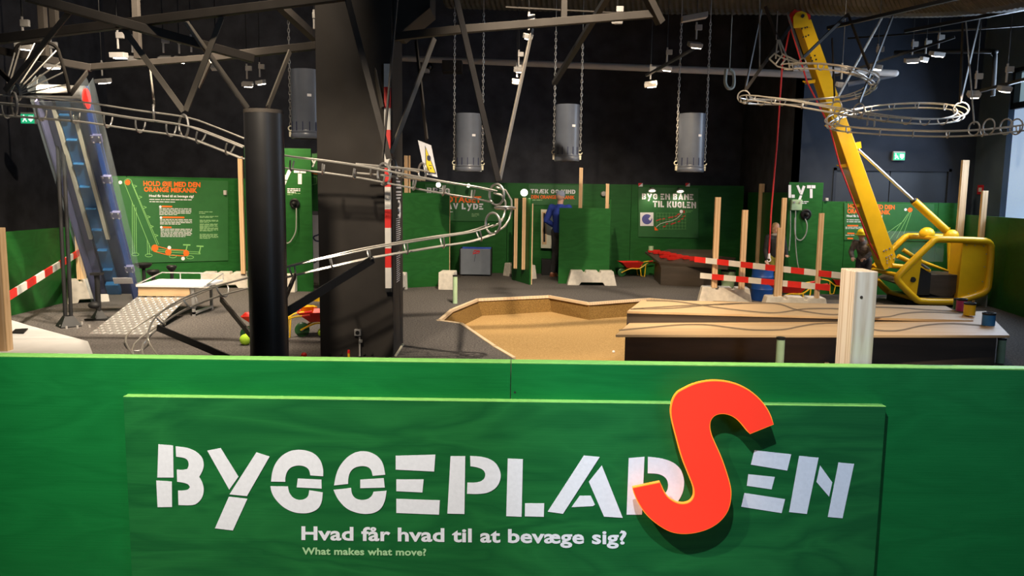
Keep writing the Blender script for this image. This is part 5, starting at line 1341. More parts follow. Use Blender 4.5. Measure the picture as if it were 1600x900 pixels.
mb = MB(); z_ = pz_+.09
x1_ = px1+.18
mb.tube([V((px0, py0, pz_+.0)), V((px0+.04, py1, z_)), V((x1_, py1, z_)), V((x1_, py0+.1, pz_+.0))], .009, 8)
for f_ in (.33, .66, 1): mb.cyl((px0+(x1_-px0)*f_, py1, pz_), (px0+(x1_-px0)*f_, py1, z_), .008, n=8)
mb.build('guard_rail', 'chrome', pf, smooth=True)
ra, rb, rc_, rd = FL(139, 522), FL(235, 523), P(293, 464.5, 10.25), P(213, 464.5, 10.25)
mb = MB().prism([ra, rb, rc_, rd], (0, 0, -.004)); mb.mi = 1
uu, vv = (rb-ra), (rd-ra); nn = uu.cross(vv).normalized()
for i in range(16):
    for j in range(17):
        s_, t_ = (i+.5)/16, (j+.5)/17
        p_ = (ra*(1-s_)+rb*s_)*(1-t_) + (rd*(1-s_)+rc_*s_)*t_
        d_ = (uu.normalized()*(1 if (i+j) % 2 else -1)+vv.normalized()).normalized()
        e_ = nn.cross(d_).normalized()
        mb.add([p_-d_*.027+nn*.0005, p_-e_*.010+nn*.0005, p_+d_*.027+nn*.0005, p_+e_*.010+nn*.0005, p_+nn*.009], [(0, 1, 4), (1, 2, 4), (2, 3, 4), (3, 0, 4)])
mb.build('ramp_plate', ['alu', 'chrome'], pf)
for (x, y, yb, Y, wpx, lab) in ((224, 411, 470, 11.5, 26, 'black bar stool seat beside the conveyor foot'), (239, 422, 462, 11.3, 20, 'black saddle seat on a post, lower of the two behind the platform'), (268, 415, 460, 11.8, 16, 'black saddle seat on a post, under the poster drawing')):
    p_ = P(x, y, Y); t = thing('saddle_stool', lab, 'stool', (p_.x, p_.y, 0)); r_ = wpx/2*Y/FPX
    MB().lathe((p_.x, p_.y, p_.z-.05), (0, 0, 1), [(.03, -.03), (r_*.6, -.02), (r_*.95, .02), (r_, .035), (r_*.8, .055), (.0001, .05)], 24).build('seat', 'black_steel', t, smooth=True)
    MB().cyl((p_.x, p_.y, .01), (p_.x, p_.y, p_.z-.07), .026, n=12).build('stool_post', 'black_steel', t, smooth=True)
    MB().lathe((p_.x, p_.y, 0), (0, 0, 1), [(.14, 0), (.13, .015), (.03, .03)], 20).build('stool_base', 'black_steel', t, smooth=True)

# white covered slab and phone
q = [FL(x, y, .2) for x, y in ((12, 497), (46, 507.5), (138, 532), (150, 562), (-60, 562), (-60, 500))]
sl = thing('covered_slab', 'flat slab wrapped in a white tarpaulin on the carpet at the low hoarding', 'slab', (q[0].x, q[0].y-.4, 0))
MB().prism([p-V((0, 0, .13)) for p in q], (0, 0, .13)).build('tarpaulin', 'white_cloth', sl, bevel=.02)
MB().prism([p-V((0, 0, .2))+V((.03, 0, 0)) for p in q], (0, 0, .068)).build('timber_base', 'cream', sl)
q2 = [FL(x, y, .203) for x, y in ((18, 521), (24, 515.5), (44, 514.5), (37, 521.5))]
tag(MB().prism(q2, (0, 0, .012)).build('dark_card', 'black_matt', bevel=.002), 'small black card lying on the white covered slab', 'card')

# ================================================================== GREY BOX, BINS, BARREL
bxq = thing('play_box', 'grey box with open top, blue lining and a red handle mark', 'box', FL(744, 432))
Fx0, Fx1 = P(719.5, 430, 15.75).x, P(766, 432, 15.75).x
zt_b = P(742, 389, 15.75).z
def wallbox(name, o, a, b, c, mt): MB().obox(o, a, b, c).build(name, mt, bxq, bevel=.004)
D_ = 1.0
wallbox('front_panel', (Fx0, 15.75, .03), (Fx1-Fx0, 0, 0), (0, .025, 0), (0, 0, zt_b-.03), 'grey_box')
wallbox('back_panel', (Fx0, 15.75+.55, .03), (Fx1-Fx0, 0, 0), (0, .025, 0), (0, 0, zt_b-.03), 'blue_in')
wallbox('side_panel', (Fx0-.025, 15.75, .03), (.025, 0, 0), (0, .575, 0), (0, 0, zt_b-.03), 'black_matt')
wallbox('side_panel', (Fx1, 15.75, .03), (.025, 0, 0), (0, .575, 0), (0, 0, zt_b-.03), 'black_matt')
wallbox('lining_floor', (Fx0, 15.775, zt_b-.12), (Fx1-Fx0, 0, 0), (0, .525, 0), (0, 0, .02), 'blue_in')
MB().obox((Fx0+.03, 15.8, 0), (Fx1-Fx0-.06, 0, 0), (0, .45, 0), (0, 0, .03)).build('plinth', 'black_matt', bxq)
PXB = Plane((0, 15.749, .3), (0, -1, 0))
mb = MB(); put_line(mb, PXB, ell(744, 394, 4.6, 2.2), 1.0, .001, True); put_line(mb, PXB, [(739, 397), (749, 391.5)], 1.4, .0015); put_line(mb, PXB, [(741, 391), (750, 393.5)], 1.2, .002); mb.build('red_emblem', 'logo_red', bxq)
mb = MB(); put_line(mb, PXB, [(743, 397), (741, 409)], .6, .001); mb.build('drip_line', 'squiggle', bxq)
# green bin
b_ = FL(1140, 450); bt = P(1140, 424, b_.y).z
t = thing('round_bin', 'pale green round bin with dark rim behind the striped barrier', 'bin', (b_.x, b_.y+.13, 0))
MB().lathe((b_.x, b_.y+.13, 0), (0, 0, 1), [(.115, 0), (.13, bt), (.118, bt), (.105, .02), (.0001, .02)], 26).build('bin_body', 'can_green', t, smooth=True)
MB().torus((b_.x, b_.y+.13, bt), (0, 0, 1), .128, .012, 26, 8).build('bin_rim', 'black_matt', t, smooth=True)
# blue barrel
b_ = FL(1195, 471); bt = P(1195, 417, b_.y).z; r_ = 17*b_.y/FPX
t = thing('plastic_barrel', 'blue plastic barrel with rolled hoops behind the striped barrier', 'barrel', (b_.x, b_.y+r_, 0))
h_ = bt
MB().lathe((b_.x, b_.y+r_, 0), (0, 0, 1), [(r_*.93, 0), (r_*.97, .03), (r_*.97, h_*.30), (r_*1.02, h_*.33), (r_*.97, h_*.36), (r_*.98, h_*.66), (r_*1.02, h_*.69), (r_*.97, h_*.72), (r_*.96, h_*.95), (r_*1.0, h_), (r_*.9, h_), (r_*.88, h_*.96), (.0001, h_*.96)], 30).build('barrel_body', 'barrel', t, smooth=True)
MB().torus((b_.x, b_.y+r_, h_), (0, 0, 1), r_*.97, .014, 30, 8).build('barrel_rim', 'barrel', t, smooth=True)

# ================================================================== WHEELBARROWS
def wheelbarrow(loc, rz, s, lab, grp=None):
    t = thing('toy_wheelbarrow', lab, 'wheelbarrow', loc, grp, rz)
    top = [(-.34, -.20), (.20, -.22), (.20, .22), (-.34, .20)]; bot = [(-.18, -.11), (.10, -.13), (.10, .13), (-.18, .11)]
    zt_, zb_ = .36, .22
    vs = [V((x*s, y*s, zt_*s)) for x, y in top]+[V((x*s, y*s, zb_*s)) for x, y in bot]
    vi = [V((x*s*.94-.006, y*s*.93, zt_*s)) for x, y in top]+[V((x*s*.96, y*s*.93, (zb_+.012)*s)) for x, y in bot]
    mb = MB(); mb.add(vs+vi, [(0, 1, 5, 4), (1, 2, 6, 5), (2, 3, 7, 6), (3, 0, 4, 7), (4, 5, 6, 7), (8, 12, 13, 9), (9, 13, 14, 10), (10, 14, 15, 11), (11, 15, 12, 8), (12, 15, 14, 13), (0, 8, 9, 1), (1, 9, 10, 2), (2, 10, 11, 3), (3, 11, 8, 0)])
    mb.build('tray', 'red', t, local=True)
    for y in (-.14, .14):
        pts = [(-.30, y*.35, .10), (-.10, y*.8, .20), (.12, y, .21), (.30, y*1.15, .33), (.52, y*1.25, .36)]
        hdl = MB().tube(catmull([V(p)*s for p in pts], 5), .013*s, 8).build('handle_tube', 'yellow_pl', t, smooth=True, local=True)
        MB().tube([V(p)*s for p in ((.13, y, .21), (.16, y*1.1, .03), (.24, y*1.1, .01), (.26, y*1.1, .30))], .011*s, 8).build('leg', 'yellow_pl', t, smooth=True, local=True)
        MB().tube([V(p)*s for p in ((.44, y*1.22, .35), (.54, y*1.26, .362))], .018*s, 10).build('grip', 'red', hdl, smooth=True, local=True)
    whl = MB().lathe(V((-.28, -.03, .10))*s, (0, 1, 0), [(.02*s, 0), (.075*s, .0), (.10*s, .012*s), (.10*s, .048*s), (.075*s, .06*s), (.02*s, .06*s)], 24, True).build('wheel', 'can_dgreen', t, smooth=True, local=True)
    MB().cyl(V((-.28, -.06, .10))*s, V((-.28, .06, .10))*s, .012*s, n=8).build('axle', 'steel_dull', whl, local=True)
    return t
f = FL(990, 433)
wheelbarrow((f.x, f.y+.1, 0), math.radians(8), .86, 'red toy wheelbarrow with yellow handles beside the green panel cabin')
f = FL(497, 529)
wheelbarrow((f.x+.02, f.y+.16, 0), math.radians(14), .84, 'red toy wheelbarrow loaded with a yellow tub, half behind the charcoal pillar')
f2 = FL(440, 535)
wheelbarrow((f2.x-.16, f2.y+.10, 0), math.radians(10), .84, 'red toy wheelbarrow half hidden behind the black steel tube')
f = FL(1227, 474)
wheelbarrow((f.x, f.y-.22, 0), math.radians(12), .95, 'low red toy wheelbarrow behind the twin barrier posts')
f = FL(1310, 462)
wheelbarrow((f.x+.1, f.y+.2, 0), math.radians(170), .75, 'red toy wheelbarrow between the last barrier post and the fresh pine post')
def tub(p, r, h, lab):
    t = thing('plastic_tub', lab, 'tub', p)
    MB().lathe(p, (0, 0, 1), [(r*.72, 0), (r*.98, h*.9), (r*1.06, h), (r*.94, h), (r*.70, .012), (.0001, .012)], 28).build('tub_body', 'yellow_pl', t, smooth=True)
    for s in (-1, 1): MB().torus(V(p)+V((s*r*.99, 0, h*.88)), (0, .2, 1), r*.25, .012, 12, 6).build('tub_handle', 'yellow_pl', t, smooth=True)
f = FL(497, 529); tub((P(480, 496, f.y+.12).x, f.y+.12, .268), 12.0*f.y/FPX, .09, 'yellow plastic tub lying in the red wheelbarrow beside the pillar')
f = FL(498, 470); tub((f.x, f.y, .0), .11, .10, 'yellow plastic tub on the carpet close to the charcoal pillar, behind the wheelbarrows')
for x, y, r, lab in ((383.5, 539, .06, 'yellow green tennis ball at the foot of the black steel tube'), (503, 526, .05, 'yellow green tennis ball beside the wheelbarrow and pillar')):
    f = FL(x, y); tag(MB().ball((f.x, f.y, r), r, n=24).build('tennis_ball', 'ball', smooth=True), lab, 'ball')
q = P(544, 558, 7.75)
t = thing('toy_brush', 'small red and yellow toy upright at the foot of the charcoal pillar', 'toy', (q.x, 7.78, 0))
MB().cyl((q.x, 7.78, 0), (q.x, 7.78, .06), .013, n=12).build('toy_base', 'yellow_pl', t, smooth=True); MB().cyl((q.x, 7.78, .06), (q.x, 7.78, P(544, 547, 7.78).z), .015, .012, n=12).build('toy_tip', 'red', t, smooth=True)
q = FL(475, 555, .03); tag(MB().ball((q.x, q.y, .03), .03).build('red_ball', 'red', smooth=True), 'small red ball just visible over the fence beside the black tube', 'ball')

# ------------------------------------------------------------------ dark table with track pieces
tt = thing('track_table', 'low dark table with slanting top strewn with red track pieces', 'table', FL(1060, 440))
ZT = .41
TPT = TopPlane(FL(1030, 409.5, ZT), FL(1137, 418, ZT), P(1008, 393, 15.7))
q = [TPT.hit(1008, 393), TPT.hit(1030, 409.5), TPT.hit(1137, 418), TPT.hit(1150, 402.5), TPT.hit(1040, 391.5)]
MB().prism([p-V((0, 0, .04)) for p in q], (0, 0, .04)).build('table_top', 'dark_ply', tt, bevel=.004)
q = [FL(1022, 436), FL(1032, 445.5), FL(1112, 449)]
q3 = [q[0], q[1], q[2], q[2]+V((.3, .9, 0)), q[0]+V((.3, .15, 0))]
mb = MB(); n5 = len(q3)
top5 = []
for p in q3:
    zz = TPT.p.z-((p.x-TPT.p.x)*TPT.n.x+(p.y-TPT.p.y)*TPT.n.y)/TPT.n.z-.042
    top5.append(V((p.x, p.y, zz)))
mb.add(list(q3)+top5, [tuple(range(n5))[::-1], tuple(range(n5, 2*n5))]+[(i, (i+1) % n5, n5+(i+1) % n5, n5+i) for i in range(n5)])
mb.build('table_body', 'dark_ply', tt)
rnd = random.Random(11)
spots = [(1022, 394, 3), (1030, 396, -4), (1038, 397, 12), (1047, 399, -10), (1040, 402.5, 20), (1056, 401, 8), (1066, 403, -6), (1052, 405.5, 15), (1076, 404.5, 5), (1088, 407, -12)]
where = ['beside the pale green can', 'second from the pale green can', 'third from the can', 'in the thick of the heap', 'at the slanting table edge', 'in the middle of the table', 'past the middle of the table', 'low on the near table edge', 'close to the striped barrier board', 'last one before the first barrier post']
for (x, y, a), wh in zip(spots, where):
    f = TPT.hit(x, y); t = thing('track_piece', 'red grooved track piece on the dark table, '+wh, 'toy track', (f.x, f.y, f.z+.001), 'red track pieces on the dark table', math.radians(a))
    mb = MB(); mb.box((0, 0, .012), (.24, .07, .024)); mb.box((0, -.028, .032), (.24, .014, .016)).box((0, .028, .032), (.24, .014, .016)); mb.build('track_channel', 'red', t, local=True); t.rotation_euler = (math.atan(-TPT.n.y/TPT.n.z), 0, math.radians(a))
f = TPT.hit(1017, 394.5); ZT = f.z
t = thing('green_can', 'pale green can standing at the corner of the dark table', 'can', (f.x, f.y, ZT))
MB().lathe((f.x, f.y, ZT), (0, 0, 1), [(.048, 0), (.05, .12), (.045, .125), (.042, .02), (.0001, .02)], 20).build('can_body', 'can_green', t, smooth=True)
MB().torus((f.x, f.y, ZT+.123), (0, 0, 1), .047, .004, 20, 6).build('can_rim', 'can_green', t, smooth=True)
# window box on the back fence
t = poster_board(((845, 327, 387), (872, 328, 388)), 0, 0, PB, 'pale framed wall panel with a narrow slot beside the man in the blue sweater', 'wall_game', 'wall panel', mt='cream', th=.10)
PBo = Plane((0, YB-.001-.10, 1), (0, -1, 0))
mb = MB(); put_poly(mb, PBo, [(847, 331), (854, 331), (854, 382), (847, 382)], .001, .004); mb.build('slot', 'pine', t)
mb = MB(); put_poly(mb, PBo, [(849, 333), (852, 333), (852, 378), (849, 378)], .006, .003); mb.build('slot_opening', 'black_matt', t)
a_, b_ = PB.hit(846, 390), PB.hit(872, 391)
tag(MB().obox((a_.x, YB-.30, 0), (b_.x-a_.x+.1, 0, 0), (0, .29, 0), (0, 0, .32)).build('dark_crate', 'black_matt', bevel=.004), 'black crate on the carpet under the pale framed wall panel', 'crate')

# ================================================================== BLACK STEEL TUBE
cx0 = P(415, 300, 6.5); R_ = 29.5*6.5/FPX; zt = P(411, 172, 6.5).z
bt_ = thing('steel_tube', 'tall black steel tube standing between the marble track and the front fence', 'steel tube', (cx0.x, 6.5, 0))
MB().lathe((cx0.x, 6.5, 0), (0, 0, 1), [(R_, 0), (R_, zt-.02), (R_*.96, zt-.02), (R_*.96, zt-.5), (.0001, zt-.5)], 48).build('tube_body', 'black_steel', bt_, smooth=True)
MB().lathe((cx0.x, 6.5, 0), (0, 0, 1), [(R_*1.01, zt-.03), (R_*1.01, zt), (R_*.93, zt), (R_*.93, zt-.03)], 48, True).build('tube_rim', 'steel_beam', bt_, smooth=True)

# ================================================================== MARBLE TRACKS
def resample(pts, step):
    out = [pts[0]]; acc = 0.0
    for a, b in zip(pts, pts[1:]):
        L = (b-a).length; d = step-acc
        while d <= L:
            out.append(a.lerp(b, d/L)); d += step
        acc = (acc+L) % step if True else 0
        acc = L-(d-step)
    if (out[-1]-pts[-1]).length > step*.3: out.append(pts[-1])
    return out
def track(parent, ctrl, rr=.0095, R=.082, tie=.32, rails=((-1, .12), (1, .12), (-.42, -.88), (.42, -.88)), flip=False, side_fixed=None, ties=True, tie_r=.008, tie_mt='steel_dull'):
    pts = resample(catmull(ctrl, 10), .07)
    N = len(pts); T = []
    for i in range(N): T.append((pts[min(i+1, N-1)]-pts[max(i-1, 0)]).normalized())
    S, U_ = [], []
    for t in T:
        if side_fixed is not None:
            s = V(side_fixed); s = (s-t*s.dot(t)).normalized()
        else:
            s = t.cross(V((0, 0, 1)))
            s = s.normalized() if s.length > .1 else V((0, 1, 0))
        u = s.cross(t).normalized()
        if u.z < 0 and side_fixed is None: u = -u
        S.append(s); U_.append(u)
    for a, b in rails:
        MB().tube([pts[i]+S[i]*(a*R)+U_[i]*(b*R*(-1 if flip else 1)) for i in range(N)], rr, 6).build('rail', 'steel', parent, smooth=True)
    if ties:
        k = max(2, int(round(tie/.07)))
        for i in range(k//2, N-1, k):
            c = [pts[i]+S[i]*(math.cos(a)*R*1.1)+U_[i]*(math.sin(a)*R*1.1) for a in [PI+PI*j/10 for j in range(11)]]
            MB().tube(c, tie_r, 6).build('tie_hoop', tie_mt, parent, smooth=True)
    return pts
def hoop(parent, px, py, Y, r=.095, nrm=(1, .25, 0), th=.011):
    MB().torus(P(px, py, Y), nrm, r, th, 28, 8).build('hanger_hoop', 'steel_dull', parent, smooth=True)

mr = thing('marble_track', 'long marble track of bent steel rods curving round the black steel tube to the floor', 'marble run', (cx0.x, 7.2, 0))
up = [(-70, 158, 7.0), (0, 165, 7.05), (60, 170, 7.1), (130, 176, 7.15), (210, 188, 7.2), (288, 199, 7.2), (330, 213, 7.2), (385, 235, 7.2), (445, 249, 7.2), (510, 257, 7.25), (570, 266, 7.3), (620, 276, 7.35), (690, 289, 7.45), (740, 297, 7.5), (772, 304, 7.55)]
track(mr, [P(*p) for p in up[:8]], tie=.30, R=.092, rr=.0088, rails=((0, 1), (-1, .2), (1, .2), (-.45, -.9), (.45, -.9)))
track(mr, [P(*p) for p in up[7:]], tie=.30, rr=.0088, R=.085, rails=((-1, .4), (1, .4), (-.4, -.9), (.4, -.9)))
track(mr, [P(*p) for p in [(772, 303, 7.55), (783, 306, 7.56), (789, 318, 7.57), (788, 330, 7.57), (782, 345, 7.55), (768, 353, 7.5)]], side_fixed=(0, 1, 0), ties=False, R=.075, flip=True, rails=((-1, .1), (1, .1), (-.5, .9), (.5, .9)))
lowp = [(768, 353, 7.5), (735, 364, 7.45), (690, 371, 7.4), (640, 379, 7.3), (580, 389, 7.2), (520, 402, 7.1), (443, 420, 7.05), (387, 436, 7.1), (330, 452, 7.15), (275, 476, 7.2), (235, 503, 7.15), (214, 528, 7.0), (222, 550, 6.8), (240, 570, 6.6)]
track(mr, [P(*p) for p in lowp], tie=.34, R=.092, rr=.0088)
for a in ((22, 163, 7.05), (287, 197, 7.2), (600, 272, 7.35), (776, 304, 7.55), (770, 349, 7.5)): hoop(mr, *a, nrm=(.9, .9, 0), r=.1)
hoop(mr, 240, 175, 7.2, .06, (.9, .4, 0)); hoop(mr, 789, 325, 7.57, .095, (0, 0.12, 1))
# struts from the tube to the track
def flat(name, parent, a, b, w_, t_, mt='brown_beam', up=(0, 1, 0)): return MB().bar(a, b, t_, w_, up).build(name, mt, parent, bevel=.002)
flat('support_strut', mr, P(583, 405, 7.18), P(446, 489, 6.55)+V((.0, 0, 0)), .075, .02, 'black_steel', (0, 0, 1))
flat('support_strut', mr, P(345, 467, 7.14), P(392, 524, 6.62), .05, .02, 'brown_beam', (0, 0, 1))
flat('support_strut', mr, P(246, 512, 7.1), P(395, 575, 6.6), .06, .02, 'black_steel', (0, 0, 1))
flat('support_strut', mr, P(461, 430, 7.02), P(444, 470, 6.6), .05, .02, 'brown_beam', (0, 0, 1))
# side branch in the distance behind the warning sign
mr2 = thing('marble_track', 'short straight piece of marble track running behind the triangular warning sign', 'marble run', P(610, 265, 7.7))
track(mr2, [P(*p) for p in [(556, 258, 7.45), (600, 262, 7.5), (640, 266, 7.6), (662, 270, 7.7)]], tie=.3)
hoop(mr2, 613, 262, 7.55, .085, (.9, .6, 0)); hoop(mr2, 660, 268, 7.7, .08, (.9, .6, 0))
# fan basket at the head of the track
fan = thing('rod_fan', 'fan of thin bright rods opening from a hub above the marble track', 'marble run basket', P(24, 140, 7.15))
hub = P(24, 143, 7.15)
arc = [(22, 92, 7.3), (27, 72, 7.3), (45, 67, 7.35), (70, 66, 7.4), (88, 74, 7.45), (95, 92, 7.4), (101, 112, 7.35), (106, 132, 7.3), (109, 147, 7.25)]
ap = catmull([P(*p) for p in arc], 5)
MB().tube(ap, .016, 8).build('outer_arc', 'steel_beam', fan, smooth=True)
for i, (x, y) in enumerate(((8, 137), (13, 139), (19, 139), (26, 139), (28, 141), (29, 143), (31, 145), (32, 147), (33, 150))):
    e = ap[min(len(ap)-1, 3+int(i*4.6))]
    MB().tube([P(x, y, 7.12), e], .007, 6).build('spoke_rod', 'steel', fan, smooth=True)
MB().torus(hub, (.6, 1, .2), .075, .014, 24, 8).build('hub_ring', 'steel_dull', fan, smooth=True)
flat('bottom_bar', fan, P(28, 147, 7.15), P(110, 148, 7.25), .03, .02, 'steel_beam')

# ------------------------------------------------------------------ spiral track on the right
sp = thing('spiral_track', 'marble track of steel rods spiralling in wide loops before the yellow crane boom', 'marble run', P(1340, 175, 9.9))
s1 = [(1228, 102, 9.9), (1255, 100, 9.7), (1300, 102, 9.4), (1335, 109, 9.3), (1358, 118, 9.5), (1365, 128, 9.9), (1352, 141, 10.3), (1320, 151, 10.6), (1270, 156, 10.7), (1215, 157, 10.6), (1178, 156, 10.4), (1163, 153, 10.2), (1172, 150, 9.95), (1200, 153, 9.7), (1245, 159, 9.5), (1290, 167, 9.4), (1340, 176, 9.45), (1400, 184, 9.6), (1455, 187, 9.9), (1492, 183, 10.15), (1504, 174, 10.4), (1488, 165, 10.7), (1440, 162, 10.9), (1390, 164, 10.9), (1345, 170, 10.8), (1312, 178, 10.5), (1297, 188, 10.1), (1305, 196, 9.75), (1335, 200, 9.5), (1400, 204, 9.3), (1470, 206, 9.1), (1530, 204, 9.0), (1580, 199, 8.9), (1640, 191, 8.8)]
track(sp, [P(*p) for p in s1], R=.060, rr=.0085, tie=.36, tie_r=.008)
for x, y, Y, nn in ((1253, 101, 9.7, (1, .3, 0)), (1363, 122, 9.7, (.3, 1, 0)), (1162, 151, 10.2, (.5, 1, 0)), (1342, 172, 9.45, (1, .5, 0)), (1307, 168, 9.4, (1, .5, 0)), (1302, 187, 10.0, (.5, 1, 0)), (1502, 171, 10.4, (.4, 1, 0)), (1522, 201, 9.0, (1, .3, 0))):
    hoop(sp, x, y, Y, .075 if x != 1502 else .09, nn, .009)
for x in (1545, 1572, 1588): hoop(sp, x, 198, 8.95, .085, (1, .2, 0), .009)
# little chute at its start
ch = thing('ball_chute', 'small chute of bright bent rods at the start of the spiral track', 'marble run chute', P(1215, 95, 10.0))
for pts in ([(1202, 92), (1215, 104), (1234, 108)], [(1210, 84), (1226, 92), (1250, 98)], [(1202, 92), (1210, 84), (1217, 80)], [(1212, 100), (1222, 86)], [(1215, 62), (1212, 92)], [(1216, 62), (1222, 84)], [(1218, 62), (1232, 95)], [(1222, 84), (1247, 96)], [(1234, 108), (1232, 95)], [(1220, 102), (1228, 92)]):
    MB().tube([P(x, y, 10.0+.01*i) for i, (x, y) in enumerate(pts)], .010, 6).build('chute_rod', 'steel', ch, smooth=True)

# ================================================================== STEEL FRAME OVERHEAD
fr = thing('overhead_scaffold', 'welded grey steel frame overhead with slanting braces holding the marble track', 'steel frame', P(300, 60, 7.4))
def beam(a, b, w_=.075, mt='steel_beam', up=(0, 0, 1), name='beam'): return MB().bar(P(*a), P(*b), w_, w_, up).build(name, mt, fr, bevel=.004)
beam((-80, 71, 6.9), (540, -6, 7.3)); beam((40, -6, 6.6), (396, 92, 7.6)); beam((-60, 68, 7.9), (143, 106, 8.2), .07, 'brown_beam'); beam((140, 105, 8.2), (330, 90, 8.2), .06); beam((330, 90, 8.2), (720, 46, 8.0), .075); beam((720, 46, 8.0), (1022, 22, 8.4), .075)
for x, y0, y1, Y, mt_ in ((70, -10, 88, 8.0, 'steel_dull'), (85.5, -10, 46, 7.6, 'cream'), (216, -10, 92, 8.3, 'steel_beam'), (881, -10, 30, 8.5, 'steel_beam')):
    a_ = P(x, y1, Y); MB().bar(a_, V((a_.x, a_.y, 6.2)), .065, .065).build('hanger_post', 'steel_beam', fr, bevel=.004)
def brace(a, b, mt='brace_steel', w_=.05, t_=.016): return MB().bar(P(*a), P(*b), t_, w_, (0, 0, 1)).build('brace', mt, fr, bevel=.002)
brace((111, 16, 6.9), (8, 142, 7.05)); brace((193, 45, 7.1), (287, 174, 7.2)); brace((290, 34, 7.2), (387, 169, 7.6)); brace((347, 26, 7.2), (290, 173, 7.2)); brace((329, 96, 8.1), (311, 136, 8.3)); brace((137, 112, 8.2), (111, 146, 7.3), 'brown_beam'); brace((234, 105, 8.2), (241, 163, 7.2)); brace((-20, 92, 7.5), (15, 126, 7.1), 'brown_beam')
brace((453, 80, 8.0), (417, 171, 7.6)); brace((542, -6, 7.3), (608, 248, 7.35), 'brown_beam', .055); brace((578, 70, 8.0), (597, 168, 7.8)); brace((621, -6, 7.3), (598, 248, 7.35), 'brown_beam', .055); brace((679, 60, 8.0), (611, 240, 7.55)); brace((650, 63, 8.0), (667, 218, 7.75), 'brown_beam'); brace((712, -6, 7.4), (779, 283, 7.55), 'brown_beam', .055); brace((832, 44, 8.2), (781, 280, 7.57))
mb = MB().bar(P(1010, -8, 8.3), P(1032, 36, 8.4), .08, .08); mb.build('beam', 'steel_beam', fr, bevel=.004)
fr2 = thing('spiral_hanger', 'thin steel rods and bars hanging from overhead that hold the spiral track', 'steel frame', P(1340, 60, 10))
def brace2(a, b, mt='brace_steel', w_=.04, t_=.014): return MB().bar(P(*a), P(*b), t_, w_, (0, 0, 1)).build('brace', mt, fr2, bevel=.002)
for a, b, m_ in (((1190, 15, 10.6), (1164, 142, 10.2), 'brown_beam'), ((1236, 40, 10.2), (1164, 142, 10.2), 'brown_beam'), ((1187, -6, 10.4), (1187, 112, 10.3), 'steel_dull'), ((1215, 18, 10.1), (1213, 62, 10.0), 'steel'), ((1196, 10, 10.1), (1215, 62, 10.0), 'steel_beam'), ((1230, 20, 10.1), (1254, 92, 9.7), 'steel_dull'), ((1325, 22, 10.3), (1255, 90, 9.7), 'steel_beam'), ((1325, 22, 10.3), (1358, 108, 9.6), 'steel_beam'), ((1379, 26, 10.2), (1310, 150, 9.8), 'steel'), ((1395, 25, 10.2), (1343, 160, 9.5), 'brown_beam'), ((1506, -6, 10.6), (1500, 160, 10.4), 'brown_beam'), ((1531, 28, 10.6), (1501, 158, 10.4), 'brown_beam'), ((1509, 30, 10.6), (1522, 193, 9.0), 'steel_dull'), ((1300, 60, 10.2), (1304, 150, 9.9), 'brown_beam'), ((1357, 176, 9.5), (1355, 196, 9.5), 'steel_dull'), ((1368, 178, 9.5), (1366, 198, 9.5), 'steel_dull')):
    brace2(a, b, m_, .03, .012) if m_ in ('steel', 'steel_dull') else brace2(a, b, m_)

# ================================================================== HANGING TUBES ON CHAINS
def hanging_tube(px, pyt, pyb, wpx, Y, lab, ctop):
    c = P(px, (pyt+pyb)/2, Y); zt_, zb_ = P(px, pyt, Y).z, P(px, pyb, Y).z; r = wpx/2*Y/FPX
    t = thing('hanging_tube', lab, 'hanging tube', (c.x, Y, zb_))
    o_ = (c.x, Y, 0)
    MB().lathe(o_, (0, 0, 1), [(r, zb_+.10), (r, zt_), (r*.95, zt_), (r*.95, zb_+.02), (r, zb_+.02)], 36, True).build('tube_body', 'tube', t, smooth=True)
    MB().lathe(o_, (0, 0, 1), [(r*1.02, zb_), (r*1.06, zb_+.02), (r*1.06, zb_+.05), (r*1.01, zb_+.07), (r*1.04, zb_+.09), (r*1.0, zb_+.11), (r*.94, zb_+.08), (r*.94, zb_)], 36, True).build('tube_collar', 'tube', t, smooth=True)
    mb = MB()
    for k in range(5):
        a = -PI/2-.9+k*.45; mb.cbox((c.x+math.cos(a)*r, Y+math.sin(a)*r, zb_+.16), (math.sin(a)*.012, -math.cos(a)*.012, 0), (math.cos(a)*.012, math.sin(a)*.012, 0), (0, 0, .12))
    mb.build('clip_slot', 'squiggle', t)
    q = P(px+wpx*.2, pyt+(pyb-pyt)*.36, Y); 
    MB().cbox((c.x+r*.45, Y-r*.895, zb_+(zt_-zb_)*.62), (.05, .025, 0), (.002, -.004, 0), (0, 0, .035)).build('paper_tag', 'white_paint', t)
    for s in (-1, 1):
        x = c.x+s*(r+.02); zc = zb_+.06; top_ = P(px, ctop, Y).z
        mb = MB(); i = 0; z = zc+.14
        while z < top_:
            n_ = (1, 0, 0) if i % 2 else (0, 1, 0)
            e = [V((0, 0, .032)), V((0, 0, -.032))]
            pth = []
            d_ = V((0, 1, 0)) if i % 2 else V((1, 0, 0))
            for k in range(8):
                a = 2*PI*k/8; pth.append(V((x, Y, z))+d_*(math.cos(a)*.014)+V((0, 0, math.sin(a)*.034)))
            mb.tube(pth, .0055, 4, True); z += .052; i += 1
        mb.cyl((x, Y, z-.03), (x, Y, 6.2), .006, n=6)
        chn = mb.build('chain', 'steel_dull', t, smooth=True)
        MB().torus((x, Y, zc+.08), (0, 1, 0), .03, .009, 14, 6, 0, PI*1.6).box((x, Y, zc-.0), (.03, .05, .07)).build('chain_hook', 'cream', chn, smooth=True)
hanging_tube(478.5, 110, 217, 45, 11.0, 'large grey hanging tube on chains beside the head of the charcoal pillar', 30)
hanging_tube(732, 178, 268, 40, 13.0, 'grey hanging tube on chains above the grey box with blue lining', 20)
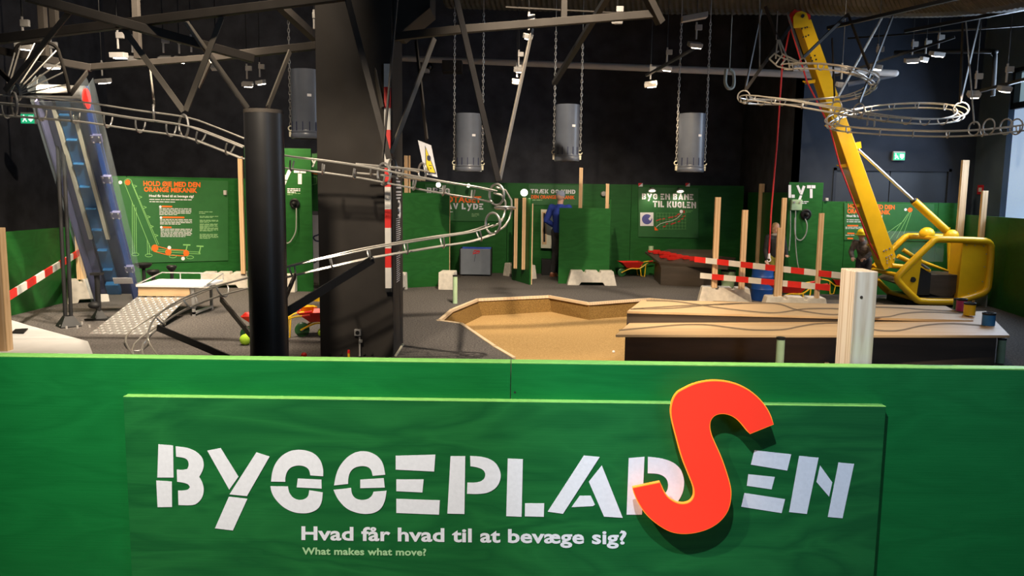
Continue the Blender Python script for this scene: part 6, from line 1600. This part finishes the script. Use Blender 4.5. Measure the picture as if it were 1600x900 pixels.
hanging_tube(886.5, 164, 252, 37, 12.6, 'grey hanging tube on chains high above the green panel cabin', 44)
hanging_tube(1080, 178, 269, 40, 12.6, 'grey hanging tube on chains above the ball track poster', 27)

# ================================================================== DUCT, PIPE, TRACKS
d0, d1_ = P(820, -14, 13.6), P(1250, -22, 12.6)
pts = catmull([P(700, -30, 14.3), P(1000, -24, 13.6), P(1250, -26, 12.6), P(1420, -28, 11.2), P(1560, -44, 9.6), P(1700, -80, 8.2)], 26)
pts = resample(pts, .045)
mb = MB(); n = 22; vs = []
for i, p in enumerate(pts):
    t_ = (pts[min(i+1, len(pts)-1)]-pts[max(i-1, 0)]).normalized(); s_ = t_.cross(V((0, 0, 1))).normalized(); u_ = s_.cross(t_)
    r = .47 if i % 2 else .455
    for k in range(n): a = 2*PI*k/n; vs.append(p+s_*math.cos(a)*r+u_*math.sin(a)*r)
fs = []
for i in range(len(pts)-1):
    for k in range(n): fs.append((i*n+k, i*n+(k+1) % n, (i+1)*n+(k+1) % n, (i+1)*n+k))
mb.add(vs, fs)
tag(mb.build('ventilation_duct', 'duct', smooth=False), 'fat ribbed ventilation duct running along under the ceiling above the crane', 'duct')
a_, b_ = P(600, 90, 16.8), P(1300, 118, 13.6)
tag(MB().cyl(a_, b_, .062, n=18).build('long_pipe', 'pipe', smooth=True), 'long pale pipe crossing high along the black back wall', 'pipe')
a_, b_ = P(1240, 106, 13.75), P(1399, 114.5, 13.45)
tag(MB().cyl(a_, b_, .055, n=18).ball(b_, .055).build('short_pipe', 'pipe', smooth=True), 'pale pipe with a rounded end behind the yellow boom', 'pipe')
a_, b_ = P(1325, 131, 13.8), P(1398, 116, 13.5)
tag(MB().cyl(a_, b_, .05, n=16).build('branch_pipe', 'tube', smooth=True), 'dim slanting pipe below the rounded end of the pale pipe', 'pipe')
for i, (a, b, w_, lab) in enumerate((((950, -6, 9.5), (866, 130, 11.5), .07, 'dark ceiling rail slanting down across the pale pipe'), ((1095, 70, 11), (1010, 118, 12), .04, 'dark lamp rail between two chains of the hanging tube'), ((1293, 44, 10.4), (1500, -4, 9.2), .05, 'dark ceiling rail under the ribbed duct'), ((1414, 49, 10.6), (1640, 6, 9.2), .05, 'second dark ceiling rail, lower end of the ribbed duct'), ((1306, 118, 12.4), (1492, 58, 11.4), .04, 'dark lamp rail carrying the two brightest lamps near the crane'), ((1525, 144, 10.5), (1640, 114, 9.0), .045, 'dark lamp rail before the top of the bright window'), ((1488, 1, 10), (1546, 26, 10.4), .05, 'short grey cross bar between two ceiling rails'), ((790, 11, 10.0), (1000, 22, 10.4), .02, 'thin rail running behind the steel frame end'), ((432, 4, 9.0), (500, 66, 9.6), .10, 'perforated cable tray running towards the head of the pillar'), ((1325, 60, 13.2), (1600, 40, 11.5), .03, 'thin conduit crossing behind the spiral track rods'))):
    m_ = 'black_steel' if i not in (6, 7, 8) else 'steel_beam'
    tag(MB().bar(P(*a), P(*b), w_, w_*.8).build('ceiling_rail' if i != 8 else 'cable_tray', m_), lab, 'rail' if i != 8 else 'cable tray')
q = P(1534, 118, 12.0)
tag(MB().tube(catmull([P(1398, 82, 13.7), P(1540, 80, 12.6), P(1553, 84, 12.4), P(1554, 100, 12.3), P(1551, 150, 12.3)], 6), .035, 10).build('cable_bundle', 'black_matt', smooth=True), 'dark ribbed cable bundle beside the upper edge of the bright window', 'cable')
mb = MB().tube(catmull([P(1135, 108, 13.6), P(1133, 128, 13.6), P(1138, 138, 13.6), P(1146, 134, 13.6), P(1146, 115, 13.6), P(1140, 109, 13.6)], 6), .03, 8)
q = P(1140, 108, 13.6); mb.cyl(q, (q.x, q.y, 6.2), .008, n=6)
tag(mb.build('cable_coil', 'wire', smooth=True), 'coiled grey cable hanging beside the narrow end of the spiral track', 'cable')
q = P(707, 105, 15.5)
t = thing('wall_projector', 'dim square fixture on the black wall under the pale pipe', 'fixture', q)
MB().box(q, (.38, .3, .22)).build('fixture_body', 'pillar', t, bevel=.01); MB().box(q-V((0, .155, 0)), (.28, .01, .14)).build('fixture_face', 'steel_beam', t)
q = P(671, 104, 15.5)
t = thing('wall_camera', 'small round camera fixture under the pale pipe beside the pillar', 'camera', q)
MB().ball(q, .075).build('camera_dome', 'dark_glass', t, smooth=True); MB().box(q+V((-.06, 0, -.08)), (.12, .1, .08)).build('camera_mount', 'lamp', t, bevel=.01)

# ================================================================== WARNING SIGN
ws = thing('warning_sign', 'white board with a yellow triangle warning sign hanging over the marble track', 'warning sign', P(668, 250, 7.7))
ws_px = [(653, 219), (673.5, 227), (683.5, 277), (664, 272)]
WP = Plane(P(668, 250, 7.7), (0.0, -1, .05))
MB().prism([WP.hit(x, y) for x, y in ws_px], (0, .02, 0)).build('board', 'white_paint', ws)
mb = MB(); put_poly(mb, WP, [(664, 227), (682, 272), (665.5, 270)], .001, .002); mb.build('black_border', 'squiggle', ws)
mb = MB(); put_poly(mb, WP, [(665.2, 231), (680, 270), (666.5, 268.5)], .0035, .002); mb.build('yellow_triangle', 'sign_yellow', ws)
mb = MB(); put_poly(mb, WP, ell(670, 247, 3.0, 4.5, 10), .006, .002); put_line(mb, WP, [(667, 243), (672, 252)], 1.2, .006); put_poly(mb, WP, ell(673, 263, .9, 1.4, 8), .006, .002); put_line(mb, WP, [(670, 258), (675, 259)], 1, .006); mb.build('pictogram', 'squiggle', ws)

# ================================================================== SPOTLIGHTS
def lamp(px, py, Y, lab, target, power=0, wpx=14, stem=.22, flip=1, face=True, cone=70):
    """white box floodlight on a short stem; its lens is the lit face"""
    p = P(px, py, Y); s = wpx*Y/FPX
    t = thing('spotlight', lab, 'spotlight', p)
    d = (V(target)-p).normalized(); sx = d.cross(V((0, 0, 1))).normalized(); uy = sx.cross(d).normalized()
    d0 = d; d = (d+V((0, -.10, -.9))).normalized(); sx = d.cross(V((0, .3, 1))).normalized(); uy = sx.cross(d).normalized()
    if abs(sx.x) < .6: sx = V((1, 0, 0)); sx = (sx-d*sx.dot(d)).normalized(); uy = sx.cross(d).normalized()
    hs = MB().cbox(p-d*.035, sx*s*1.15, uy*s*.72, d*.06).build('housing', 'lamp', t, bevel=.006)
    MB().cbox(p+sx*s*.1, sx*s*.78, uy*s*.56, d*.012).build('lens', 'glow' if face else 'lamp', hs)
    b = p-d*.09+V((0, 0, .02))
    st_ = MB().tube([b, b+V((0, 0, stem))], .013, 8).build('stem', 'lamp', t, smooth=True)
    MB().box(b+V((.03, 0, stem*.7)), (.09, .04, .07)).build('adapter', 'lamp', st_, bevel=.004)
    MB().cyl(b+V((0, 0, stem-.01)), V((b.x, b.y, 6.2)), .006, n=6).build('suspension_rod', 'black_steel', t)
    d = d0
    if power: 
        l = spot_light('spotlight_beam', p+d*.03, target, power, WARM, cone, .7, .04)
lamp(38, 76, 8.6, 'lit spotlight inside the fan of thin rods', (-6.3, 11.5, 0.5), 160, 20)
lamp(186, 91, 9.6, 'brightest spotlight below the crossing steel beams', (-4.6, 10.4, .3), 260, 20)
lamp(82, 107, 9.4, 'spotlight just above the acrylic head of the conveyor', (-5.3, 9.6, 1.8), 120, 18)
lamp(162, 130, 12.0, 'spotlight hanging over the conveyor poster', (-5.8, 13.2, 1.1), 200, 18)
lamp(258, 96, 10.4, 'spotlight in a row under the beam, next to a pair', (-4.4, 13.2, .8), 60, 15)
lamp(281, 97, 10.4, 'first lamp of the close pair under the beam', (-5.2, 13.4, 1.1), 120, 14)
lamp(302, 95, 10.4, 'second lamp of the close pair under the beam', (-3.6, 12.8, .9), 120, 14)
lamp(208, 96, 10.2, 'small spotlight beside the brightest one under the beams', (-5.5, 12.5, .5), 40, 12)
lamp(387, 135, 12.0, 'spotlight over the black steel tube, outer of two', (-4.2, 14.0, 1.2), 110, 14)
lamp(408, 132, 12.2, 'spotlight over the black steel tube, beside the large hanging tube', (-3.2, 13.1, 1.0), 130, 12)
lamp(336, 108, 11.0, 'white unlit lamp head turned away beside a steel brace', (-4.2, 8, 1.0), 0, 12, face=False)
lamp(488, 58, 9.6, 'long lit spotlight at the end of the cable tray', (-3.4, 7.6, .9), 170, 16)
lamp(499, 54, 9.7, 'small lamp edge on beside the long lit one at the pillar', (-1.5, 10, .9), 20, 7)
lamp(824, 61, 10.2, 'lit spotlight under the steel frame above the middle of the hall', (-1.2, 12.6, .2), 190, 12)
lamp(810, 112, 12.5, 'lower spotlight under the pale pipe behind a slanting brace', (-.2, 16.0, .8), 90, 13)
lamp(806, 131, 12.7, 'unlit white lamp head below the pale pipe', (-1.2, 16.4, 1.0), 0, 12, face=False)
lamp(964, 37, 10.4, 'unlit lamp head under the end of the steel frame', (1.4, 14.0, .8), 0, 14, stem=.1, face=False)
lamp(1085, 74, 11.0, 'broad lit spotlight between the chains of the hanging tube', (1.5, 14.6, .6), 200, 18)
lamp(1040, 110, 12.0, 'lit spotlight below the pale pipe on the slanting lamp rail', (1.6, 14.8, .5), 130, 14)
lamp(1017, 135, 12.2, 'dimmer lamp hanging from a thin stem below the pale pipe', (3.4, 15.5, .7), 50, 16)
lamp(1368, 109, 10.6, 'lit lamp behind the hoop of the upper spiral loop', (4.2, 11.6, .4), 160, 14)
lamp(1424, 98, 11.8, 'brightest lamp on the rail over the crane cab', (6.4, 13.5, 1.0), 200, 17)
lamp(1443, 96, 11.9, 'small lamp between the two brightest near the crane', (5.2, 13.4, .8), 60, 10)
lamp(1463, 88, 11.6, 'second brightest lamp on the rail over the crane cab', (5.6, 13.5, 1.0), 170, 17)
lamp(1520, 151, 10.2, 'slim lit lamp before the blue grey wall', (6.0, 12.5, 2.4), 60, 15)
lamp(1568, 143, 9.8, 'lit lamp hanging before the upper window pane', (5.6, 12.0, .5), 60, 16)
lamp(1312, 136, 11.4, 'unlit lamp head under the rail behind the yellow boom', (4.2, 13.6, 1.0), 0, 11, face=False)
tag(MB().cbox(P(1085, 27, 10.4), (.32, 0, .06), (0, .12, 0), (0, 0, .07)).build('ballast_box', 'lamp', bevel=.006), 'pale flat ballast box high above the broad lit spotlight', 'ballast box')

# ================================================================== PEOPLE
def capsule(mb, a, b, r0, r1, n=12):
    a, b = V(a), V(b)
    mb.cyl(a, b, r0, r1, n); mb.ball(a, r0, n=n); mb.ball(b, r1, n=n)
def fuse(o, vox, smooth=4):
    r = o.modifiers.new('fuse', 'REMESH'); r.mode = 'VOXEL'; r.voxel_size = vox; r.use_smooth_shade = True
    s = o.modifiers.new('soft', 'SMOOTH'); s.iterations = smooth; s.factor = .5
def person(label, loc, rz, H, J, wear, hair=None, hat=None, hat_mt='cap'):
    """J: joint positions for a 1.75 m figure facing -y; wear: {top, trousers, shoes}"""
    k = H/1.75
    t = thing('person', label, 'person', loc, None, rz)
    q = lambda n_: V(J[n_])*k
    mb = MB()
    capsule(mb, q('pelvis'), q('belly'), .13*k, .12*k); capsule(mb, q('belly'), q('chest'), .12*k, .145*k)
    capsule(mb, q('chest'), q('neck'), .12*k, .065*k); capsule(mb, q('neck'), q('head')-V((0, 0, .03)), .058*k, .06*k)
    hd = q('head')+V((0, 0, .03*k))
    mb.ball(hd+V((0, .01*k, .03*k)), .098*k, (.80, 1.0, 1.08), 20); mb.ball(hd+V((0, -.022*k, -.04*k)), .07*k, (.85, .95, 1.0), 16)
    mb.cyl(hd+V((0, -.085*k, .02*k)), hd+V((0, -.112*k, -.022*k)), .008*k, .015*k, 8); mb.ball(hd+V((0, -.108*k, -.025*k)), .014*k, n=8)
    for s in (-1, 1):
        mb.ball(hd+V((s*.08*k, .01*k, 0)), .03*k, (.35, .7, 1), 10)
        mb.ball(hd+V((s*.030*k, -.080*k, .022*k)), .011*k, n=8)
    mb.ball(hd+V((0, -.088*k, -.062*k)), .018*k, (1.4, .6, .45), 10)
    for s, n_ in ((1, 'r'), (-1, 'l')):
        sh, el, wr, ha = q('shoulder_'+n_), q('elbow_'+n_), q('wrist_'+n_), q('hand_'+n_)
        capsule(mb, q('chest')+V((s*.05, 0, .06))*k, sh, .09*k, .06*k); capsule(mb, sh, el, .055*k, .043*k); capsule(mb, el, wr, .042*k, .028*k)
        d = (ha-wr).normalized(); x = d.cross(V((0, 0, 1)) if abs(d.z) < .8 else V((0, 1, 0))).normalized(); y = d.cross(x)
        pm = wr+d*.05*k; mb.ball(pm, .045*k, (1, 1, 1), 10) if False else None
        for j in range(4): capsule(mb, wr+x*(j-1.5)*.012*k, wr+d*.085*k+x*(j-1.5)*.019*k, .014*k, .012*k, 8)
        for j, L in enumerate((.062, .075, .07, .055)):
            f0 = wr+d*.088*k+x*(j-1.5)*.020*k; f1 = f0+(d*.75+y*.5).normalized()*L*.55*k; f2 = f1+(d*.3+y*.9).normalized()*L*.5*k
            capsule(mb, f0, f1, .0095*k, .009*k, 8); capsule(mb, f1, f2, .009*k, .0075*k, 8)
        th0 = wr+d*.03*k-x*.03*k; th1 = th0+(d*.6-x*.7+y*.3).normalized()*.045*k; capsule(mb, th0, th1, .013*k, .011*k, 8); capsule(mb, th1, th1+(d*.9+y*.3).normalized()*.032*k, .011*k, .009*k, 8)
        hp, kn, an = q('hip_'+n_), q('knee_'+n_), q('ankle_'+n_)
        capsule(mb, hp, kn, .085*k, .058*k); capsule(mb, kn, an, .056*k, .038*k)
        capsule(mb, an-V((0, -.03, .03))*k, q('toe_'+n_), .042*k, .033*k)
    body = mb.build('body', 'skin', t, local=True, smooth=True); fuse(body, .0065*k if H > 1.5 else .006)
    g = .016*k
    mb = MB()
    capsule(mb, q('pelvis')+V((0, 0, .03)), q('belly'), .135*k+g, .125*k+g); capsule(mb, q('belly'), q('chest'), .125*k+g, .150*k+g); capsule(mb, q('chest'), q('neck')-V((0, 0, .045*k)), .12*k+g, .075*k+g)
    for s, n_ in ((1, 'r'), (-1, 'l')):
        capsule(mb, q('chest')+V((s*.05, 0, .06))*k, q('shoulder_'+n_), .09*k+g, .062*k+g); capsule(mb, q('shoulder_'+n_), q('elbow_'+n_), .058*k+g, .046*k+g)
        e, w_ = q('elbow_'+n_), q('wrist_'+n_); capsule(mb, e, e.lerp(w_, wear.get('sleeve', .93)), .046*k+g, .034*k+g)
    o = mb.build(wear['top'][0], wear['top'][1], t, local=True, smooth=True); fuse(o, .012*k)
    mb = MB(); capsule(mb, q('pelvis')+V((0, 0, .05)), q('pelvis')-V((0, 0, .04)), .135*k+g*.6, .13*k)
    for n_ in 'rl':
        capsule(mb, q('hip_'+n_), q('knee_'+n_), .092*k+g*.6, .066*k+g*.6); capsule(mb, q('knee_'+n_), q('ankle_'+n_)+V((0, 0, .02)), .064*k+g*.6, .05*k+g*.6)
    o = mb.build(wear['trousers'][0], wear['trousers'][1], t, local=True, smooth=True); fuse(o, .012*k)
    for n_ in 'rl':
        a, b = q('ankle_'+n_), q('toe_'+n_)
        mb = MB(); capsule(mb, V((a.x, a.y+.03*k, .045*k)), V((b.x, b.y, .040*k)), .050*k, .042*k); capsule(mb, V((a.x, a.y, .05*k)), a+V((0, 0, .0)), .048*k, .046*k)
        mb.obox(V((a.x-.045*k, b.y-.035*k, 0)), (.09*k, 0, 0), (0, a.y-b.y+.10*k, 0), (0, 0, .02*k))
        o = mb.build('shoe', wear['shoes'], t, local=True, smooth=True); fuse(o, .008)
    hc_ = hd+V((0, .012*k, .03*k))
    if hair:
        mb = MB(); mb.ball(hc_+V((0, .022*k, .018*k)), .104*k, (.86, 1.0, 1.0), 20)
        if hair[0] == 'long': mb.ball(hc_+V((0, .04*k, -.07*k)), .09*k, (.95, .7, 1.2), 16)
        o = mb.build('hair', hair[1], t, local=True, smooth=True); fuse(o, .008)
    if hat == 'cap':
        mb = MB(); mb.lathe(hc_+V((0, 0, .0)), (0, -.1, 1), [(.088*k, -.01*k), (.095*k, .01*k), (.092*k, .05*k), (.075*k, .085*k), (.04*k, .105*k), (.0001, .11*k)], 24)
        mb.build('knit_cap', hat_mt, t, local=True, smooth=True)
    if hat == 'helmet':
        mb = MB(); mb.lathe(hc_+V((0, 0, .0)), (0, -.12, 1), [(.105*k, -.0), (.15*k, .0), (.15*k, .012), (.118*k, .022), (.112*k, .07*k), (.085*k, .115*k), (.04*k, .138*k), (.0001, .142*k)], 28)
        mb.build('hard_hat', hat_mt, t, local=True, smooth=True)
    if wear.get('scarf'):
        o = MB().torus(q('neck')+V((0, -.005, .0)), (0, .15, 1), .075*k, .036*k, 24, 10).build('scarf', wear['scarf'], t, local=True, smooth=True)
    return t
def joints(**o):
    J = dict(pelvis=(0, 0, .95), belly=(0, -.01, 1.10), chest=(0, 0, 1.28), neck=(0, .01, 1.46), head=(0, -.01, 1.58),
             shoulder_r=(.19, .01, 1.40), elbow_r=(.23, .03, 1.12), wrist_r=(.24, -.06, .88), hand_r=(.24, -.10, .79),
             shoulder_l=(-.19, .01, 1.40), elbow_l=(-.23, .03, 1.12), wrist_l=(-.24, -.06, .88), hand_l=(-.24, -.10, .79),
             hip_r=(.09, 0, .92), knee_r=(.10, -.02, .50), ankle_r=(.10, .02, .09), toe_r=(.11, -.15, .035),
             hip_l=(-.09, 0, .92), knee_l=(-.10, -.02, .50), ankle_l=(-.10, .02, .09), toe_l=(-.11, -.15, .035))
    J.update(o); return J
# man in the blue sweater: back to the viewer, turned a little to the wall panel, hand at the hip
f = FL(866, 433.5)
person('person in royal blue sweater and grey knit cap seen from behind at the wall panel', (f.x+.10, f.y+.1, 0), math.radians(180-32), 1.74,
       joints(elbow_r=(.31, .02, 1.14), wrist_r=(.20, -.20, 1.00), hand_r=(.13, -.24, .97), elbow_l=(-.27, -.03, 1.13), wrist_l=(-.17, -.24, 1.05), hand_l=(-.11, -.30, 1.04), knee_r=(.12, -.06, .50), ankle_r=(.13, .03, .09), toe_r=(.16, -.14, .035)),
       dict(top=('sweater', 'sweater'), trousers=('jeans', 'jeans'), shoes='shoe', sleeve=.75), None, 'cap')
f = P(1211, 420, 13.2)
person('child with blond hair, dark jacket and grey striped scarf behind the striped barrier', (f.x-.02, 13.2, 0), math.radians(12), 1.24,
       joints(wrist_r=(.18, -.22, .98), hand_r=(.14, -.30, 1.0), elbow_r=(.25, -.03, 1.12)), dict(top=('jacket', 'jacket'), trousers=('trousers', 'olive'), shoes='black_matt', scarf='scarf'), ('long', 'hair'))
f = P(1349, 420, 13.05)
person('child in yellow hard hat and checked shirt stooping behind the crane boom', (f.x, 13.05, 0), math.radians(-40), 1.22,
       joints(belly=(0, -.05, 1.09), chest=(0, -.14, 1.25), neck=(0, -.23, 1.39), head=(0, -.30, 1.48), shoulder_r=(.18, -.17, 1.34), shoulder_l=(-.18, -.17, 1.34), elbow_r=(.23, -.27, 1.12), elbow_l=(-.23, -.27, 1.12), wrist_r=(.14, -.42, 1.00), hand_r=(.11, -.50, .98), wrist_l=(-.14, -.42, 1.00), hand_l=(-.11, -.50, .98)),
       dict(top=('checked_shirt', 'plaid'), trousers=('trousers', 'jeans'), shoes='black_matt'), ('short', 'hair'), 'helmet', 'helmet')
